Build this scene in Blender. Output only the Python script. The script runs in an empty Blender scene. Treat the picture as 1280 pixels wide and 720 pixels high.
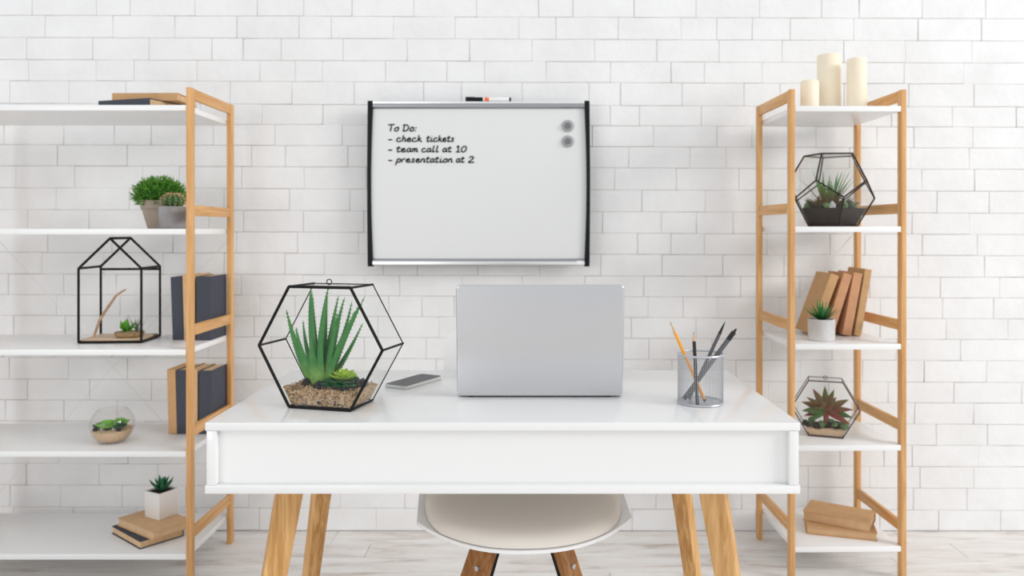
import bpy, bmesh, math, random
from mathutils import Vector, Matrix
R = math.radians
PI = math.pi
rnd = random.Random(7)
SC = bpy.context.scene
COL = SC.collection

# ------------------------------------------------------------------ camera, world, light, exposure
F, CX, CY, CAMZ = 975.0, 662.0, 287.0, 1.14          # focal length and principal point of the 1280x720 photograph
cam = bpy.data.cameras.new('camera')
camo = bpy.data.objects.new('camera', cam); COL.objects.link(camo)
camo.location = (0, 0, CAMZ); camo.rotation_euler = (PI/2, 0, 0)
cam.sensor_width = 36.0; cam.sensor_fit = 'HORIZONTAL'; cam.lens = F/1280*36.0
cam.shift_x = (640-CX)/1280; cam.shift_y = (CY-360)/1280
cam.clip_start = 0.05
cam.dof.use_dof = True; cam.dof.focus_distance = 1.74; cam.dof.aperture_fstop = 3.4
SC.camera = camo

world = bpy.data.worlds.new('world'); SC.world = world; world.use_nodes = True
bg = world.node_tree.nodes['Background']
bg.inputs[0].default_value = (0.955, 0.975, 1.0, 1); bg.inputs[1].default_value = 0.83

def area(name, loc, target, sx, sy, power, color=(1, 1, 1)):
    l = bpy.data.lights.new(name, 'AREA'); l.shape = 'RECTANGLE'; l.size = sx; l.size_y = sy
    l.energy = power; l.color = color
    o = bpy.data.objects.new(name, l); COL.objects.link(o)
    o.location = loc
    o.rotation_euler = (Vector(target)-Vector(loc)).to_track_quat('-Z', 'Y').to_euler()
    return o
area('window_light', (8.6, -1.6, 4.2), (-0.4, 2.6, 0.7), 3.6, 2.6, 450, (1.0, 0.99, 0.975))
area('front_fill_light', (-4.2, -4.2, 1.7), (-0.5, 2.6, 0.7), 3.4, 2.2, 80, (1.0, 1.0, 1.0))  # unseen fill light, added to brighten the low left wall and cushion

SC.view_settings.view_transform = 'Standard'; SC.view_settings.look = 'None'
SC.view_settings.exposure = -0.05; SC.view_settings.gamma = 1.0
SC.view_settings.use_curve_mapping = False
try:
    SC.cycles.transparent_max_bounces = 32; SC.cycles.max_bounces = 12
except Exception:
    pass

def PX(px, d): return (px-CX)/F*d                     # photo column at depth d -> world x
def PZ(py, d): return CAMZ-(py-CY)/F*d                # photo row at depth d -> world z

# ------------------------------------------------------------------ materials
MATS = {}
def nmat(name):
    m = bpy.data.materials.new(name); m.use_nodes = True
    return m, m.node_tree, m.node_tree.nodes['Principled BSDF']
def plain(name, col, rough=0.5, metal=0.0, bump=0.0, bscale=200.0, var=0.0, vscale=8.0, spec=0.5, coat=0.0, sss=0.0):
    if name in MATS: return MATS[name]
    m, nt, b = nmat(name); N, L = nt.nodes, nt.links
    b.inputs['Base Color'].default_value = (*col, 1); b.inputs['Roughness'].default_value = rough
    b.inputs['Metallic'].default_value = metal; b.inputs['Specular IOR Level'].default_value = spec
    b.inputs['Coat Weight'].default_value = coat
    if sss:
        b.inputs['Subsurface Weight'].default_value = sss; b.inputs['Subsurface Radius'].default_value = (.02, .014, .007)
        b.inputs['Subsurface Scale'].default_value = 1.0
    geo = N.new('ShaderNodeNewGeometry')
    if var:
        n = N.new('ShaderNodeTexNoise'); n.inputs['Scale'].default_value = vscale; n.inputs['Detail'].default_value = 4
        L.new(geo.outputs['Position'], n.inputs['Vector'])
        r = N.new('ShaderNodeValToRGB')
        r.color_ramp.elements[0].position = .3; r.color_ramp.elements[1].position = .7
        r.color_ramp.elements[0].color = (*[max(0, c*(1-var)) for c in col], 1)
        r.color_ramp.elements[1].color = (*[min(1, c*(1+var)) for c in col], 1)
        L.new(n.outputs['Fac'], r.inputs['Fac']); L.new(r.outputs['Color'], b.inputs['Base Color'])
    if bump:
        n2 = N.new('ShaderNodeTexNoise'); n2.inputs['Scale'].default_value = bscale; n2.inputs['Detail'].default_value = 5
        L.new(geo.outputs['Position'], n2.inputs['Vector'])
        bp = N.new('ShaderNodeBump'); bp.inputs['Strength'].default_value = bump; bp.inputs['Distance'].default_value = .002
        L.new(n2.outputs['Fac'], bp.inputs['Height']); L.new(bp.outputs['Normal'], b.inputs['Normal'])
    MATS[name] = m
    return m
def wood(name, dark, light, axis='Z', rough=0.42, stretch=14.0, scale=16.0):
    if name in MATS: return MATS[name]
    m, nt, b = nmat(name); N, L = nt.nodes, nt.links
    tc = N.new('ShaderNodeTexCoord'); mp = N.new('ShaderNodeMapping')
    s = [scale]*3; s['XYZ'.index(axis)] = scale/stretch; mp.inputs['Scale'].default_value = s
    L.new(tc.outputs['Object'], mp.inputs['Vector'])
    n = N.new('ShaderNodeTexNoise'); n.inputs['Scale'].default_value = 4; n.inputs['Detail'].default_value = 6; n.inputs['Distortion'].default_value = .6
    L.new(mp.outputs['Vector'], n.inputs['Vector'])
    r = N.new('ShaderNodeValToRGB'); r.color_ramp.elements[0].position = .34; r.color_ramp.elements[1].position = .66
    r.color_ramp.elements[0].color = (*dark, 1); r.color_ramp.elements[1].color = (*light, 1)
    L.new(n.outputs['Fac'], r.inputs['Fac']); L.new(r.outputs['Color'], b.inputs['Base Color'])
    b.inputs['Roughness'].default_value = rough; b.inputs['Specular IOR Level'].default_value = .2
    bp = N.new('ShaderNodeBump'); bp.inputs['Strength'].default_value = .15; bp.inputs['Distance'].default_value = .001
    L.new(n.outputs['Fac'], bp.inputs['Height']); L.new(bp.outputs['Normal'], b.inputs['Normal'])
    MATS[name] = m
    return m
def glassm(name, tint=(1, 1, 1), refl=1.0):
    if name in MATS: return MATS[name]
    m, nt, b = nmat(name); N, L = nt.nodes, nt.links
    N.remove(b); out = N['Material Output']
    t = N.new('ShaderNodeBsdfTransparent'); t.inputs[0].default_value = (*tint, 1)
    g = N.new('ShaderNodeBsdfGlossy'); g.inputs['Roughness'].default_value = .02
    fr = N.new('ShaderNodeLayerWeight'); fr.inputs['Blend'].default_value = .5
    pw = N.new('ShaderNodeMath'); pw.operation = 'POWER'; pw.inputs[1].default_value = 4.5
    L.new(fr.outputs['Facing'], pw.inputs[0])
    mu = N.new('ShaderNodeMath'); mu.operation = 'MULTIPLY_ADD'; mu.inputs[1].default_value = .5*refl; mu.inputs[2].default_value = .022*refl
    L.new(pw.outputs[0], mu.inputs[0])
    mx = N.new('ShaderNodeMixShader'); L.new(mu.outputs[0], mx.inputs[0]); L.new(t.outputs[0], mx.inputs[1]); L.new(g.outputs[0], mx.inputs[2])
    L.new(mx.outputs[0], out.inputs['Surface'])
    MATS[name] = m
    return m
def leafm(name, a, b2, axis='Z', z0=0.0, z1=0.1, rough=.45):
    """leaf colour from base a to tip b2 along the local axis, with noise"""
    if name in MATS: return MATS[name]
    m, nt, b = nmat(name); N, L = nt.nodes, nt.links
    tc = N.new('ShaderNodeTexCoord'); sp = N.new('ShaderNodeSeparateXYZ'); L.new(tc.outputs['Object'], sp.inputs[0])
    mr = N.new('ShaderNodeMapRange'); mr.inputs['From Min'].default_value = z0; mr.inputs['From Max'].default_value = z1
    L.new(sp.outputs[axis], mr.inputs['Value'])
    n = N.new('ShaderNodeTexNoise'); n.inputs['Scale'].default_value = 60; L.new(tc.outputs['Object'], n.inputs['Vector'])
    ad = N.new('ShaderNodeMath'); ad.operation = 'MULTIPLY_ADD'; ad.inputs[1].default_value = .7; ad.inputs[2].default_value = -.35
    L.new(n.outputs['Fac'], ad.inputs[0])
    su = N.new('ShaderNodeMath'); su.use_clamp = True; L.new(mr.outputs[0], su.inputs[0]); L.new(ad.outputs[0], su.inputs[1])
    r = N.new('ShaderNodeValToRGB'); r.color_ramp.elements[0].color = (*a, 1); r.color_ramp.elements[1].color = (*b2, 1)
    L.new(su.outputs[0], r.inputs['Fac']); L.new(r.outputs['Color'], b.inputs['Base Color'])
    b.inputs['Roughness'].default_value = rough; b.inputs['Specular IOR Level'].default_value = .22
    MATS[name] = m
    return m
def granular(name, cols, scale=300.0, rough=.8, bump=.5):
    """many small grains of several colours"""
    if name in MATS: return MATS[name]
    m, nt, b = nmat(name); N, L = nt.nodes, nt.links
    geo = N.new('ShaderNodeNewGeometry'); v = N.new('ShaderNodeTexVoronoi'); v.inputs['Scale'].default_value = scale
    L.new(geo.outputs['Position'], v.inputs['Vector'])
    sp = N.new('ShaderNodeSeparateColor'); L.new(v.outputs['Color'], sp.inputs[0])
    r = N.new('ShaderNodeValToRGB'); r.color_ramp.interpolation = 'CONSTANT'
    while len(r.color_ramp.elements) < len(cols): r.color_ramp.elements.new(.5)
    for i, c in enumerate(cols):
        r.color_ramp.elements[i].position = i/len(cols); r.color_ramp.elements[i].color = (*c, 1)
    L.new(sp.outputs[0], r.inputs['Fac']); L.new(r.outputs['Color'], b.inputs['Base Color'])
    b.inputs['Roughness'].default_value = rough; b.inputs['Specular IOR Level'].default_value = .15
    bp = N.new('ShaderNodeBump'); bp.inputs['Strength'].default_value = bump; bp.inputs['Distance'].default_value = .002
    L.new(v.outputs['Distance'], bp.inputs['Height']); bp.invert = True; L.new(bp.outputs['Normal'], b.inputs['Normal'])
    MATS[name] = m
    return m

def brick_paint():
    m, nt, b = nmat('painted_brick'); N, L = nt.nodes, nt.links
    geo = N.new('ShaderNodeNewGeometry')
    n = N.new('ShaderNodeTexNoise'); n.inputs['Scale'].default_value = 5; n.inputs['Detail'].default_value = 6; n.inputs['Roughness'].default_value = .65
    L.new(geo.outputs['Position'], n.inputs['Vector'])
    r = N.new('ShaderNodeValToRGB'); r.color_ramp.elements[0].position = .28; r.color_ramp.elements[1].position = .6
    r.color_ramp.elements[0].color = (.80, .797, .795, 1); r.color_ramp.elements[1].color = (.865, .866, .867, 1)
    L.new(n.outputs['Fac'], r.inputs['Fac'])
    L.new(r.outputs['Color'], b.inputs['Base Color'])
    b.inputs['Roughness'].default_value = .55; b.inputs['Specular IOR Level'].default_value = .3
    n2 = N.new('ShaderNodeTexNoise'); n2.inputs['Scale'].default_value = 19; n2.inputs['Detail'].default_value = 7; n2.inputs['Roughness'].default_value = .55
    L.new(geo.outputs['Position'], n2.inputs['Vector'])
    bp = N.new('ShaderNodeBump'); bp.inputs['Strength'].default_value = .42; bp.inputs['Distance'].default_value = .007
    L.new(n2.outputs['Fac'], bp.inputs['Height']); L.new(bp.outputs['Normal'], b.inputs['Normal'])
    return m
def floor_wood():
    m, nt, b = nmat('whitewashed_oak'); N, L = nt.nodes, nt.links
    geo = N.new('ShaderNodeNewGeometry'); mp = N.new('ShaderNodeMapping'); mp.inputs['Scale'].default_value = (1.5, 8.5, 8.5)
    oi = N.new('ShaderNodeObjectInfo'); ad = N.new('ShaderNodeVectorMath')
    cb = N.new('ShaderNodeCombineXYZ'); mu = N.new('ShaderNodeMath'); mu.operation = 'MULTIPLY'; mu.inputs[1].default_value = 9
    L.new(oi.outputs['Random'], mu.inputs[0]); L.new(mu.outputs[0], cb.inputs[0]); L.new(mu.outputs[0], cb.inputs[1])
    L.new(geo.outputs['Position'], ad.inputs[0]); L.new(cb.outputs[0], ad.inputs[1]); L.new(ad.outputs[0], mp.inputs['Vector'])
    n = N.new('ShaderNodeTexNoise'); n.inputs['Scale'].default_value = 2.2; n.inputs['Detail'].default_value = 8; n.inputs['Roughness'].default_value = .65; n.inputs['Distortion'].default_value = .5
    L.new(mp.outputs['Vector'], n.inputs['Vector'])
    r = N.new('ShaderNodeValToRGB'); e = r.color_ramp.elements
    e[0].position = .26; e[0].color = (.46, .385, .33, 1); e[1].position = .62; e[1].color = (.86, .845, .825, 1)
    x = e.new(.45); x.color = (.79, .75, .715, 1)
    L.new(n.outputs['Fac'], r.inputs['Fac']); L.new(r.outputs['Color'], b.inputs['Base Color'])
    b.inputs['Roughness'].default_value = .5
    return m

M_BRICK = brick_paint()
M_MORTAR = plain('painted_mortar', (.63, .605, .58), .8, bump=.5, bscale=120, var=.22, vscale=9)
M_FLOOR = floor_wood()
M_DESK = plain('white_lacquer', (.855, .855, .85), .18, coat=.35)
M_SHELF = plain('white_board', (.88, .88, .875), .3)
BAM_D, BAM_L = (.60, .31, .115), (.77, .45, .20)
M_BAMZ = wood('bamboo_upright', BAM_D, BAM_L, 'Z'); M_BAMY = wood('bamboo_rail', BAM_D, BAM_L, 'Y')
M_OAKZ = wood('oak_leg', (.50, .255, .085), (.76, .46, .20), 'Z', stretch=16, scale=22)
M_OAKY = wood('oak_rail', (.42, .22, .09), (.6, .34, .15), 'Y')
M_WALNUT = wood('brown_beech', (.24, .10, .032), (.42, .20, .07), 'Z', stretch=12, scale=20)
M_PLATE = wood('pale_plywood', (.60, .43, .28), (.74, .57, .40), 'X')
M_BLACK = plain('black_metal', (.010, .009, .009), .5, spec=.18)
M_DARKM = plain('bronze_metal', (.035, .027, .023), .5, .2, spec=.2)
M_PEWTER = plain('dull_pewter', (.12, .09, .08), .45, .3, spec=.25)
M_WIRE = plain('white_wire', (.78, .77, .76), .4)
M_BPLASTIC = plain('black_plastic', (.006, .007, .009), .45, spec=.2)
M_ALU = plain('brushed_aluminium', (.40, .41, .43), .36, 1.0)
M_ALU_HI = plain('highlight_aluminium', (.86, .865, .87), .3, .7)  # paler copy of the aluminium, for highlights painted on the whiteboard rails
M_LAPTOP = plain('laptop_aluminium', (.655, .66, .68), .26, .95)
M_BOARD = plain('whiteboard_enamel', (.76, .765, .765), .25)
M_INK = plain('dry_ink', (.012, .012, .014), .7, spec=.1)
M_GLASS = glassm('clear_glass', (.994, .996, .994), .8)
M_GLASS2 = glassm('bowl_glass', (.985, .985, .98), 1.2)
M_KRAFT = plain('kraft_card', (.58, .35, .175), .75, spec=.15, var=.06, vscale=40, bump=.1, bscale=500)
M_KRAFT_P = plain('kraft_card_pink', (.60, .32, .18), .75, spec=.15, var=.06, vscale=40, bump=.1, bscale=500)
M_KRAFT_L = plain('kraft_card_pale', (.66, .43, .24), .75, spec=.15, var=.06, vscale=40)
M_NAVY = plain('charcoal_cloth', (.075, .080, .100), .8, spec=.15, bump=.2, bscale=700)
M_PAGE = plain('cream_pages', (.70, .49, .29), .85, spec=.15, bump=.4, bscale=400, var=.08, vscale=60)
M_SAND = granular('tan_gravel', [(.42, .27, .14), (.52, .36, .20), (.28, .17, .085), (.62, .46, .29), (.16, .10, .055), (.46, .31, .17)], 330)
M_FSAND = granular('fine_sand', [(.66, .47, .31), (.72, .53, .36), (.58, .40, .26)], 500, bump=.2)
M_SOIL = granular('dark_soil', [(.03, .022, .016), (.06, .04, .028), (.02, .016, .014)], 300)
M_LAVA = plain('black_stone', (.018, .019, .022), .55, spec=.15, bump=.6, bscale=150)
M_MOSS = plain('moss', (.12, .20, .08), .9, var=.5, vscale=70, bump=.8, bscale=300)
M_CONC = plain('pale_concrete', (.60, .59, .58), .8, var=.16, vscale=16, bump=.2)
M_GCONC = plain('grey_concrete', (.30, .29, .285), .85, spec=.15, var=.22, vscale=22, bump=.3)
M_TAUPE = plain('taupe_clay', (.40, .325, .265), .85, spec=.15, var=.08, vscale=20, bump=.2)
M_CERAM = plain('white_ceramic', (.80, .775, .75), .4)
M_WAX = plain('ivory_wax', (.94, .835, .66), .5, sss=.25)
M_WICK = plain('wick', (.25, .22, .18), .9)
M_SHELL = plain('white_shell', (.88, .88, .875), .3)
M_CUSH = plain('beige_leatherette', (.84, .785, .715), .5, spec=.15, bump=.08, bscale=500)
M_STEEL = plain('steel', (.55, .55, .56), .25, 1.0)
M_MESHW = plain('grey_wire', (.50, .51, .54), .35, .3)
M_RIM = plain('silver_rim', (.55, .56, .60), .3, .5)

# ------------------------------------------------------------------ mesh helpers
class MB:
    def __init__(s): s.v = []; s.f = []
    def add(s, vs, fs):
        o = len(s.v); s.v += [tuple(p) for p in vs]; s.f += [tuple(i+o for i in f) for f in fs]; return s
    def box(s, x0, x1, y0, y1, z0, z1):
        return s.obox((x0, y0, z0), (x1-x0, 0, 0), (0, y1-y0, 0), (0, 0, z1-z0))
    def obox(s, o, ex, ey, ez):
        o, ex, ey, ez = map(Vector, (o, ex, ey, ez))
        vs = [o, o+ex, o+ex+ey, o+ey, o+ez, o+ex+ez, o+ex+ey+ez, o+ey+ez]
        return s.add(vs, [(0, 3, 2, 1), (4, 5, 6, 7), (0, 1, 5, 4), (1, 2, 6, 5), (2, 3, 7, 6), (3, 0, 4, 7)])
    def hexa(s, bot, top):
        return s.add(list(bot)+list(top), [(0, 3, 2, 1), (4, 5, 6, 7), (0, 1, 5, 4), (1, 2, 6, 5), (2, 3, 7, 6), (3, 0, 4, 7)])
    def prism(s, poly, d):
        """closed solid: polygon (list of 3-D points) pushed along vector d"""
        n = len(poly); d = Vector(d); p = [Vector(a) for a in poly]
        return s.add(p+[a+d for a in p], [tuple(range(n-1, -1, -1)), tuple(range(n, 2*n))]+[(i, (i+1) % n, (i+1) % n+n, i+n) for i in range(n)])
    def tube(s, pts, r, n=8, cap=True, phase=0.0, closed=False):
        pts = [Vector(p) for p in pts]; m = len(pts)
        rr = r if isinstance(r, (list, tuple)) else [r]*m
        t0 = (pts[1]-pts[0]).normalized()
        u = t0.orthogonal().normalized(); vs = []; prev = t0
        for i, p in enumerate(pts):
            if closed: t = pts[(i+1) % m]-pts[i-1]
            else: t = pts[min(i+1, m-1)]-pts[max(i-1, 0)]
            t = t.normalized() if t.length > 1e-9 else prev
            u = prev.rotation_difference(t) @ u; u = (u-t*u.dot(t)).normalized(); w = t.cross(u); prev = t
            for k in range(n):
                a = 2*PI*k/n+phase
                vs.append(p+(u*math.cos(a)+w*math.sin(a))*rr[i])
        fs = []
        for i in range(m if closed else m-1):
            j = (i+1) % m
            for k in range(n):
                l = (k+1) % n
                fs.append((i*n+k, i*n+l, j*n+l, j*n+k))
        if cap and not closed:
            fs.append(tuple(range(n-1, -1, -1))); fs.append(tuple((m-1)*n+k for k in range(n)))
        return s.add(vs, fs)
    def lathe(s, prof, n=32, c=(0, 0, 0)):
        """profile of (r, z); r=0 ends close to a point"""
        c = Vector(c); vs = []; fs = []; ring = []
        for r, z in prof:
            if r <= 1e-6: ring.append([len(vs)]); vs.append(c+Vector((0, 0, z)))
            else:
                ring.append(list(range(len(vs), len(vs)+n)))
                vs += [c+Vector((r*math.cos(2*PI*k/n), r*math.sin(2*PI*k/n), z)) for k in range(n)]
        for a, b in zip(ring, ring[1:]):
            if len(a) == 1 and len(b) == 1: continue
            for k in range(n):
                l = (k+1) % n
                if len(a) == 1: fs.append((a[0], b[l], b[k]))
                elif len(b) == 1: fs.append((a[k], a[l], b[0]))
                else: fs.append((a[k], a[l], b[l], b[k]))
        return s.add(vs, fs)
    def blade(s, pts, wid, thick, side):
        """leaf: stations along pts, half-widths wid, half-thickness thick, side = width direction"""
        pts = [Vector(p) for p in pts]; m = len(pts); vs = []; fs = []; side = Vector(side).normalized()
        for i, p in enumerate(pts):
            t = (pts[min(i+1, m-1)]-pts[max(i-1, 0)]).normalized()
            sd = (side-t*side.dot(t)).normalized(); nn = sd.cross(t)
            vs += [p+sd*wid[i], p+nn*thick[i]*.35+sd*wid[i]*.45, p+nn*thick[i]*.25-sd*wid[i]*.45, p-sd*wid[i], p-nn*thick[i]-sd*wid[i]*.35, p-nn*thick[i]+sd*wid[i]*.35]
        for i in range(m-1):
            for k in range(6):
                l = (k+1) % 6; fs.append((i*6+k, i*6+l, i*6+6+l, i*6+6+k))
        fs.append((5, 4, 3, 2, 1, 0)); fs.append(tuple((m-1)*6+k for k in range(6)))
        return s.add(vs, fs)
    def blob(s, c, r, seed=0, j=.25, sx=1, sy=1, sz=1):
        q = random.Random(seed); c = Vector(c); bm = bmesh.new(); bmesh.ops.create_icosphere(bm, subdivisions=1, radius=1)
        vs = [c+Vector((v.co.x*sx, v.co.y*sy, v.co.z*sz))*r*(1+q.uniform(-j, j)) for v in bm.verts]
        fs = [tuple(v.index for v in f.verts) for f in bm.faces]; bm.free()
        return s.add(vs, fs)
    def octa(s, c, r, q):
        c = Vector(c); a = [r*q.uniform(.6, 1.2) for _ in range(3)]; e = q.uniform(0, PI)
        X = Vector((math.cos(e), math.sin(e), .3)).normalized(); Z = X.orthogonal().normalized(); Y = Z.cross(X)
        return s.add([c+X*a[0], c-X*a[0], c+Y*a[1], c-Y*a[1], c+Z*a[2], c-Z*a[2]],
                     [(0, 2, 4), (2, 1, 4), (1, 3, 4), (3, 0, 4), (2, 0, 5), (1, 2, 5), (3, 1, 5), (0, 3, 5)])
def obj(name, mb, mat, parent=None, smooth=False, bevel=0.0, seg=2, loc=None, angle=35):
    me = bpy.data.meshes.new(name); me.from_pydata(mb.v, [], mb.f); me.update()
    bm = bmesh.new(); bm.from_mesh(me)
    bmesh.ops.recalc_face_normals(bm, faces=bm.faces)
    if bevel:
        es = [e for e in bm.edges if len(e.link_faces) == 2 and e.calc_face_angle(0) > R(30)]
        bmesh.ops.bevel(bm, geom=es, offset=bevel, segments=seg, profile=.5, affect='EDGES', clamp_overlap=True)
    for f in bm.faces: f.smooth = smooth or bevel > 0
    if smooth or bevel:
        for e in bm.edges:
            if len(e.link_faces) == 2 and e.calc_face_angle(0) > R(angle): e.smooth = False
    bm.to_mesh(me); bm.free()
    me.materials.append(mat)
    o = bpy.data.objects.new(name, me); COL.objects.link(o)
    if parent: o.parent = parent
    if loc: o.location = loc
    return o
def tag(o, label, cat, group=None, kind=None):
    o['label'] = label; o['category'] = cat
    if group: o['group'] = group
    if kind: o['kind'] = kind
    return o
def thing(name, label, cat, loc=(0, 0, 0), rotz=0.0, group=None):
    o = bpy.data.objects.new(name, None); COL.objects.link(o); o.empty_display_size = .05
    o.location = loc; o.rotation_euler = (0, 0, rotz)
    return tag(o, label, cat, group)

# ------------------------------------------------------------------ the setting: brick wall and plank floor
D = 2.95                                              # depth of the brick faces
PXM = D/F                                             # metres per photo pixel on the wall
wall = obj('wall_back', MB().box(-3.4, 3.4, D+.0024, D+.14, 0, 2.7), M_MORTAR)
wall['kind'] = 'structure'
ROWY = [-61, -34, -6, 21.2, 49, 76.7, 103, 131.5, 156.8, 183, 209.5, 237, 264.3, 291, 317.5, 344.5, 370.5, 396.5, 422.5, 449, 476, 502, 528.5, 555, 581.5, 608.5, 636, 663.8]
JOINT = {   # upright joints read off the photograph, per course
 2: [120, 162.5, 243.4, 321.3, 440, 517, 595.6, 673, 716, 792.6, 870, 949, 1027, 1074, 1153],
 3: [140.8, 218.2, 296, 373.3, 414, 491.5, 568.8, 648.2, 694.6, 772.6, 851, 895.7, 940, 987.6, 1067, 1147.4],
 4: [186.2, 264.6, 303.8, 351.2, 428.6, 509, 587, 664.7, 743, 820.9, 898.8, 977.3, 1054.6, 1131.5],
 5: [120, 167, 246, 324.4, 368.8, 402.2, 481.8, 558.5, 605.5, 682.3, 762.7, 838.6, 880.3, 952.5, 1030, 1130],
 6: [157.3, 237, 287.3, 364.7, 442.6, 529.6, 576.7, 652.3, 736.3, 775.5, 852.4, 929.8, 975, 1055, 1136],
 7: [175, 250, 326.7, 403.3, 482, 560, 638, 700, 762.5, 799, 876.5, 955, 1035, 1114],
 8: [142.5, 189, 266.6, 343.3, 427.5, 505, 740, 817, 896.3, 940, 1020, 1096, 1142.5],
 9: [159, 237, 314, 356.7, 435, 710, 786, 862.4, 908, 985, 1062, 1138],
 10: [178, 224, 301.7, 380, 458, 768, 845.5, 923.8, 1000, 1075, 1152],
 11: [161.4, 200, 279.6, 361.7, 437.5, 725, 802.5, 881.7, 958.8, 1015, 1092],
 12: [185, 260.6, 304, 379, 455, 752.8, 826.7, 870.7, 916.5, 990, 1060, 1140],
 13: [140, 216, 295, 371.7, 448.3, 797, 838.6, 880.8, 958.8, 1037.5, 1081],
 14: [130, 204, 280, 355.8, 405, 479, 521.7, 597.3, 675, 750.6, 827.6, 903.7, 980, 1065, 1147.5],
 15: [145, 222, 301, 378, 455.7, 499.4, 577.5, 804.7, 882.6, 925.7, 1000, 1087],
 16: [150, 245, 323.8, 368.5, 408, 485.8, 527, 568, 810, 854, 897, 975, 1020, 1100],
 17: [160, 240, 317, 395, 472, 549, 789, 870, 945, 1020, 1100],
 18: [140, 182, 260, 339, 378, 455, 532.7, 811, 890, 965, 1040, 1120],
 19: [159, 242, 319.6, 395, 470, 545, 840, 920, 1000, 1078, 1155],
 20: [112, 189.4, 265, 340, 880, 960, 1036, 1110],
 21: [146.6, 224, 300, 920, 997, 1065, 1143], 22: [180, 260, 945, 1018, 1090], 23: [160, 230, 975, 1050, 1105, 1140],
 24: [123.7, 197, 275, 940, 1010, 1087, 1150], 25: [152.7, 232, 310, 425, 505.5, 820, 927, 1010, 1070, 1142], 26: [170, 245, 323.7, 400, 470, 545, 620, 700, 790, 868, 945, 1020, 1100],
}
bricks = []
for k in range(len(ROWY)-1):
    js = list(JOINT.get(k, []))
    lo, hi = -215+rnd.uniform(0, 40), 1500+rnd.uniform(0, 40)
    if not js: js = [600+rnd.uniform(-35, 35)]
    full = [lo]
    for j in js+[hi]:
        gap = j-full[-1]; n = max(1, round(gap/77)); a = full[-1]
        for i in range(1, n):
            full.append(a+gap*i/n+rnd.uniform(-7, 7))
        full.append(j)
    for a, b in zip(full, full[1:]): bricks.append((k, a, b))
def seen(k, a, b):
    t, u = ROWY[k], ROWY[k+1]
    a2, b2, t2, u2 = max(a, 0), min(b, 1280), max(t, 0), min(u, 720)
    if b2 <= a2 or u2 <= t2: return 0
    n = 0
    for i in range(8):
        for j in range(3):
            x = a2+(i+.5)/8*(b2-a2); y = t2+(j+.5)/3*(u2-t2)
            if 460 < x < 737 and 128 < y < 332: continue
            if 571 < x < 779 and 354 < y < 500: continue
            if 256 < x < 1000 and 528 < y < 618: continue
            if y > 463 and 256+(530-y)*1.3 < x < 1000-(530-y)*1.3 and y < 530: continue
            if x < 235 and any(s0 < y < s1 for s0, s1 in ((131, 155), (286, 293), (412, 444), (525, 573), (640, 701))): continue
            if 209 < x < 285 and (343 < y < 425 or 460 < y < 545): continue
            n += 1
    return n/24*(b2-a2)*(u2-t2)
order = sorted(range(len(bricks)), key=lambda i: -seen(*bricks[i]))
single = set(order[:298])
def brick_mesh(mb, x0, x1, z0, z1, q, ox, oy, oz):
    """one painted brick, front towards -y: a 5x4 uneven face with worn edges and a skirt"""
    e = .0022
    base = q.uniform(-.0010, .0010); tilt = q.uniform(-.0006, .0006); lean_b = q.uniform(-.0012, .0012)
    us = [0, e, (x1-x0)*q.uniform(.35, .65), (x1-x0)-e, x1-x0]; vs_ = [0, e, (z1-z0)-e, z1-z0]
    V = []; Fc = []
    for j, v in enumerate(vs_):
        for i, u in enumerate(us):
            edge = i in (0, 4) or j in (0, 3); corner = i in (0, 4) and j in (0, 3)
            y = D+base+tilt*(u/(x1-x0)-.5)*2+(q.uniform(.0005, .0013) if edge else q.uniform(-.0004, .0004))
            x = x0+u+lean_b*(v/(z1-z0)-.5); z = z0+v
            if edge: x += q.uniform(-.0005, .0012)*(1 if i == 0 else -1); z += q.uniform(-.0005, .0010)*(1 if j == 0 else -1)
            if corner:
                rc = q.uniform(.0006, .0026); x += rc if i == 0 else -rc; z += (rc if j == 0 else -rc)*.7
            V.append((x-ox, y-oy, z-oz))
    for j in range(3):
        for i in range(4):
            a = j*5+i; Fc.append((a, a+1, a+6, a+5))
    loop = [0, 1, 2, 3, 4, 9, 14, 19, 18, 17, 16, 15, 10, 5]; n0 = len(V)
    for a in loop: V.append((V[a][0], D+.007-oy, V[a][2]))
    for i in range(len(loop)):
        j = (i+1) % len(loop); Fc.append((loop[i], n0+i, n0+j, loop[j]))
    mb.add(V, Fc)
rest = MB()
for i, (k, a, b) in enumerate(bricks):
    q = random.Random(1000+i)
    sl = ((a+b)/2-640)*.0036
    g = .0003+.0009*q.random()
    x0, x1 = PX(a, D)+g, PX(b, D)-g
    z1, z0 = PZ(ROWY[k]+sl, D)-g-.0006*q.random(), PZ(ROWY[k+1]+sl, D)+g
    z0 = max(z0, .001)
    if i in single:
        mb = MB(); c = ((x0+x1)/2, D, (z0+z1)/2)
        brick_mesh(mb, x0, x1, z0, z1, q, *c)
        obj('brick', mb, M_BRICK, wall, smooth=True, loc=c, angle=12)
    else:
        brick_mesh(rest, x0, x1, z0, z1, q, 0, 0, 0)
o = obj('brickwork', rest, M_BRICK, wall, smooth=True, angle=12); o['kind'] = 'stuff'

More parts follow.
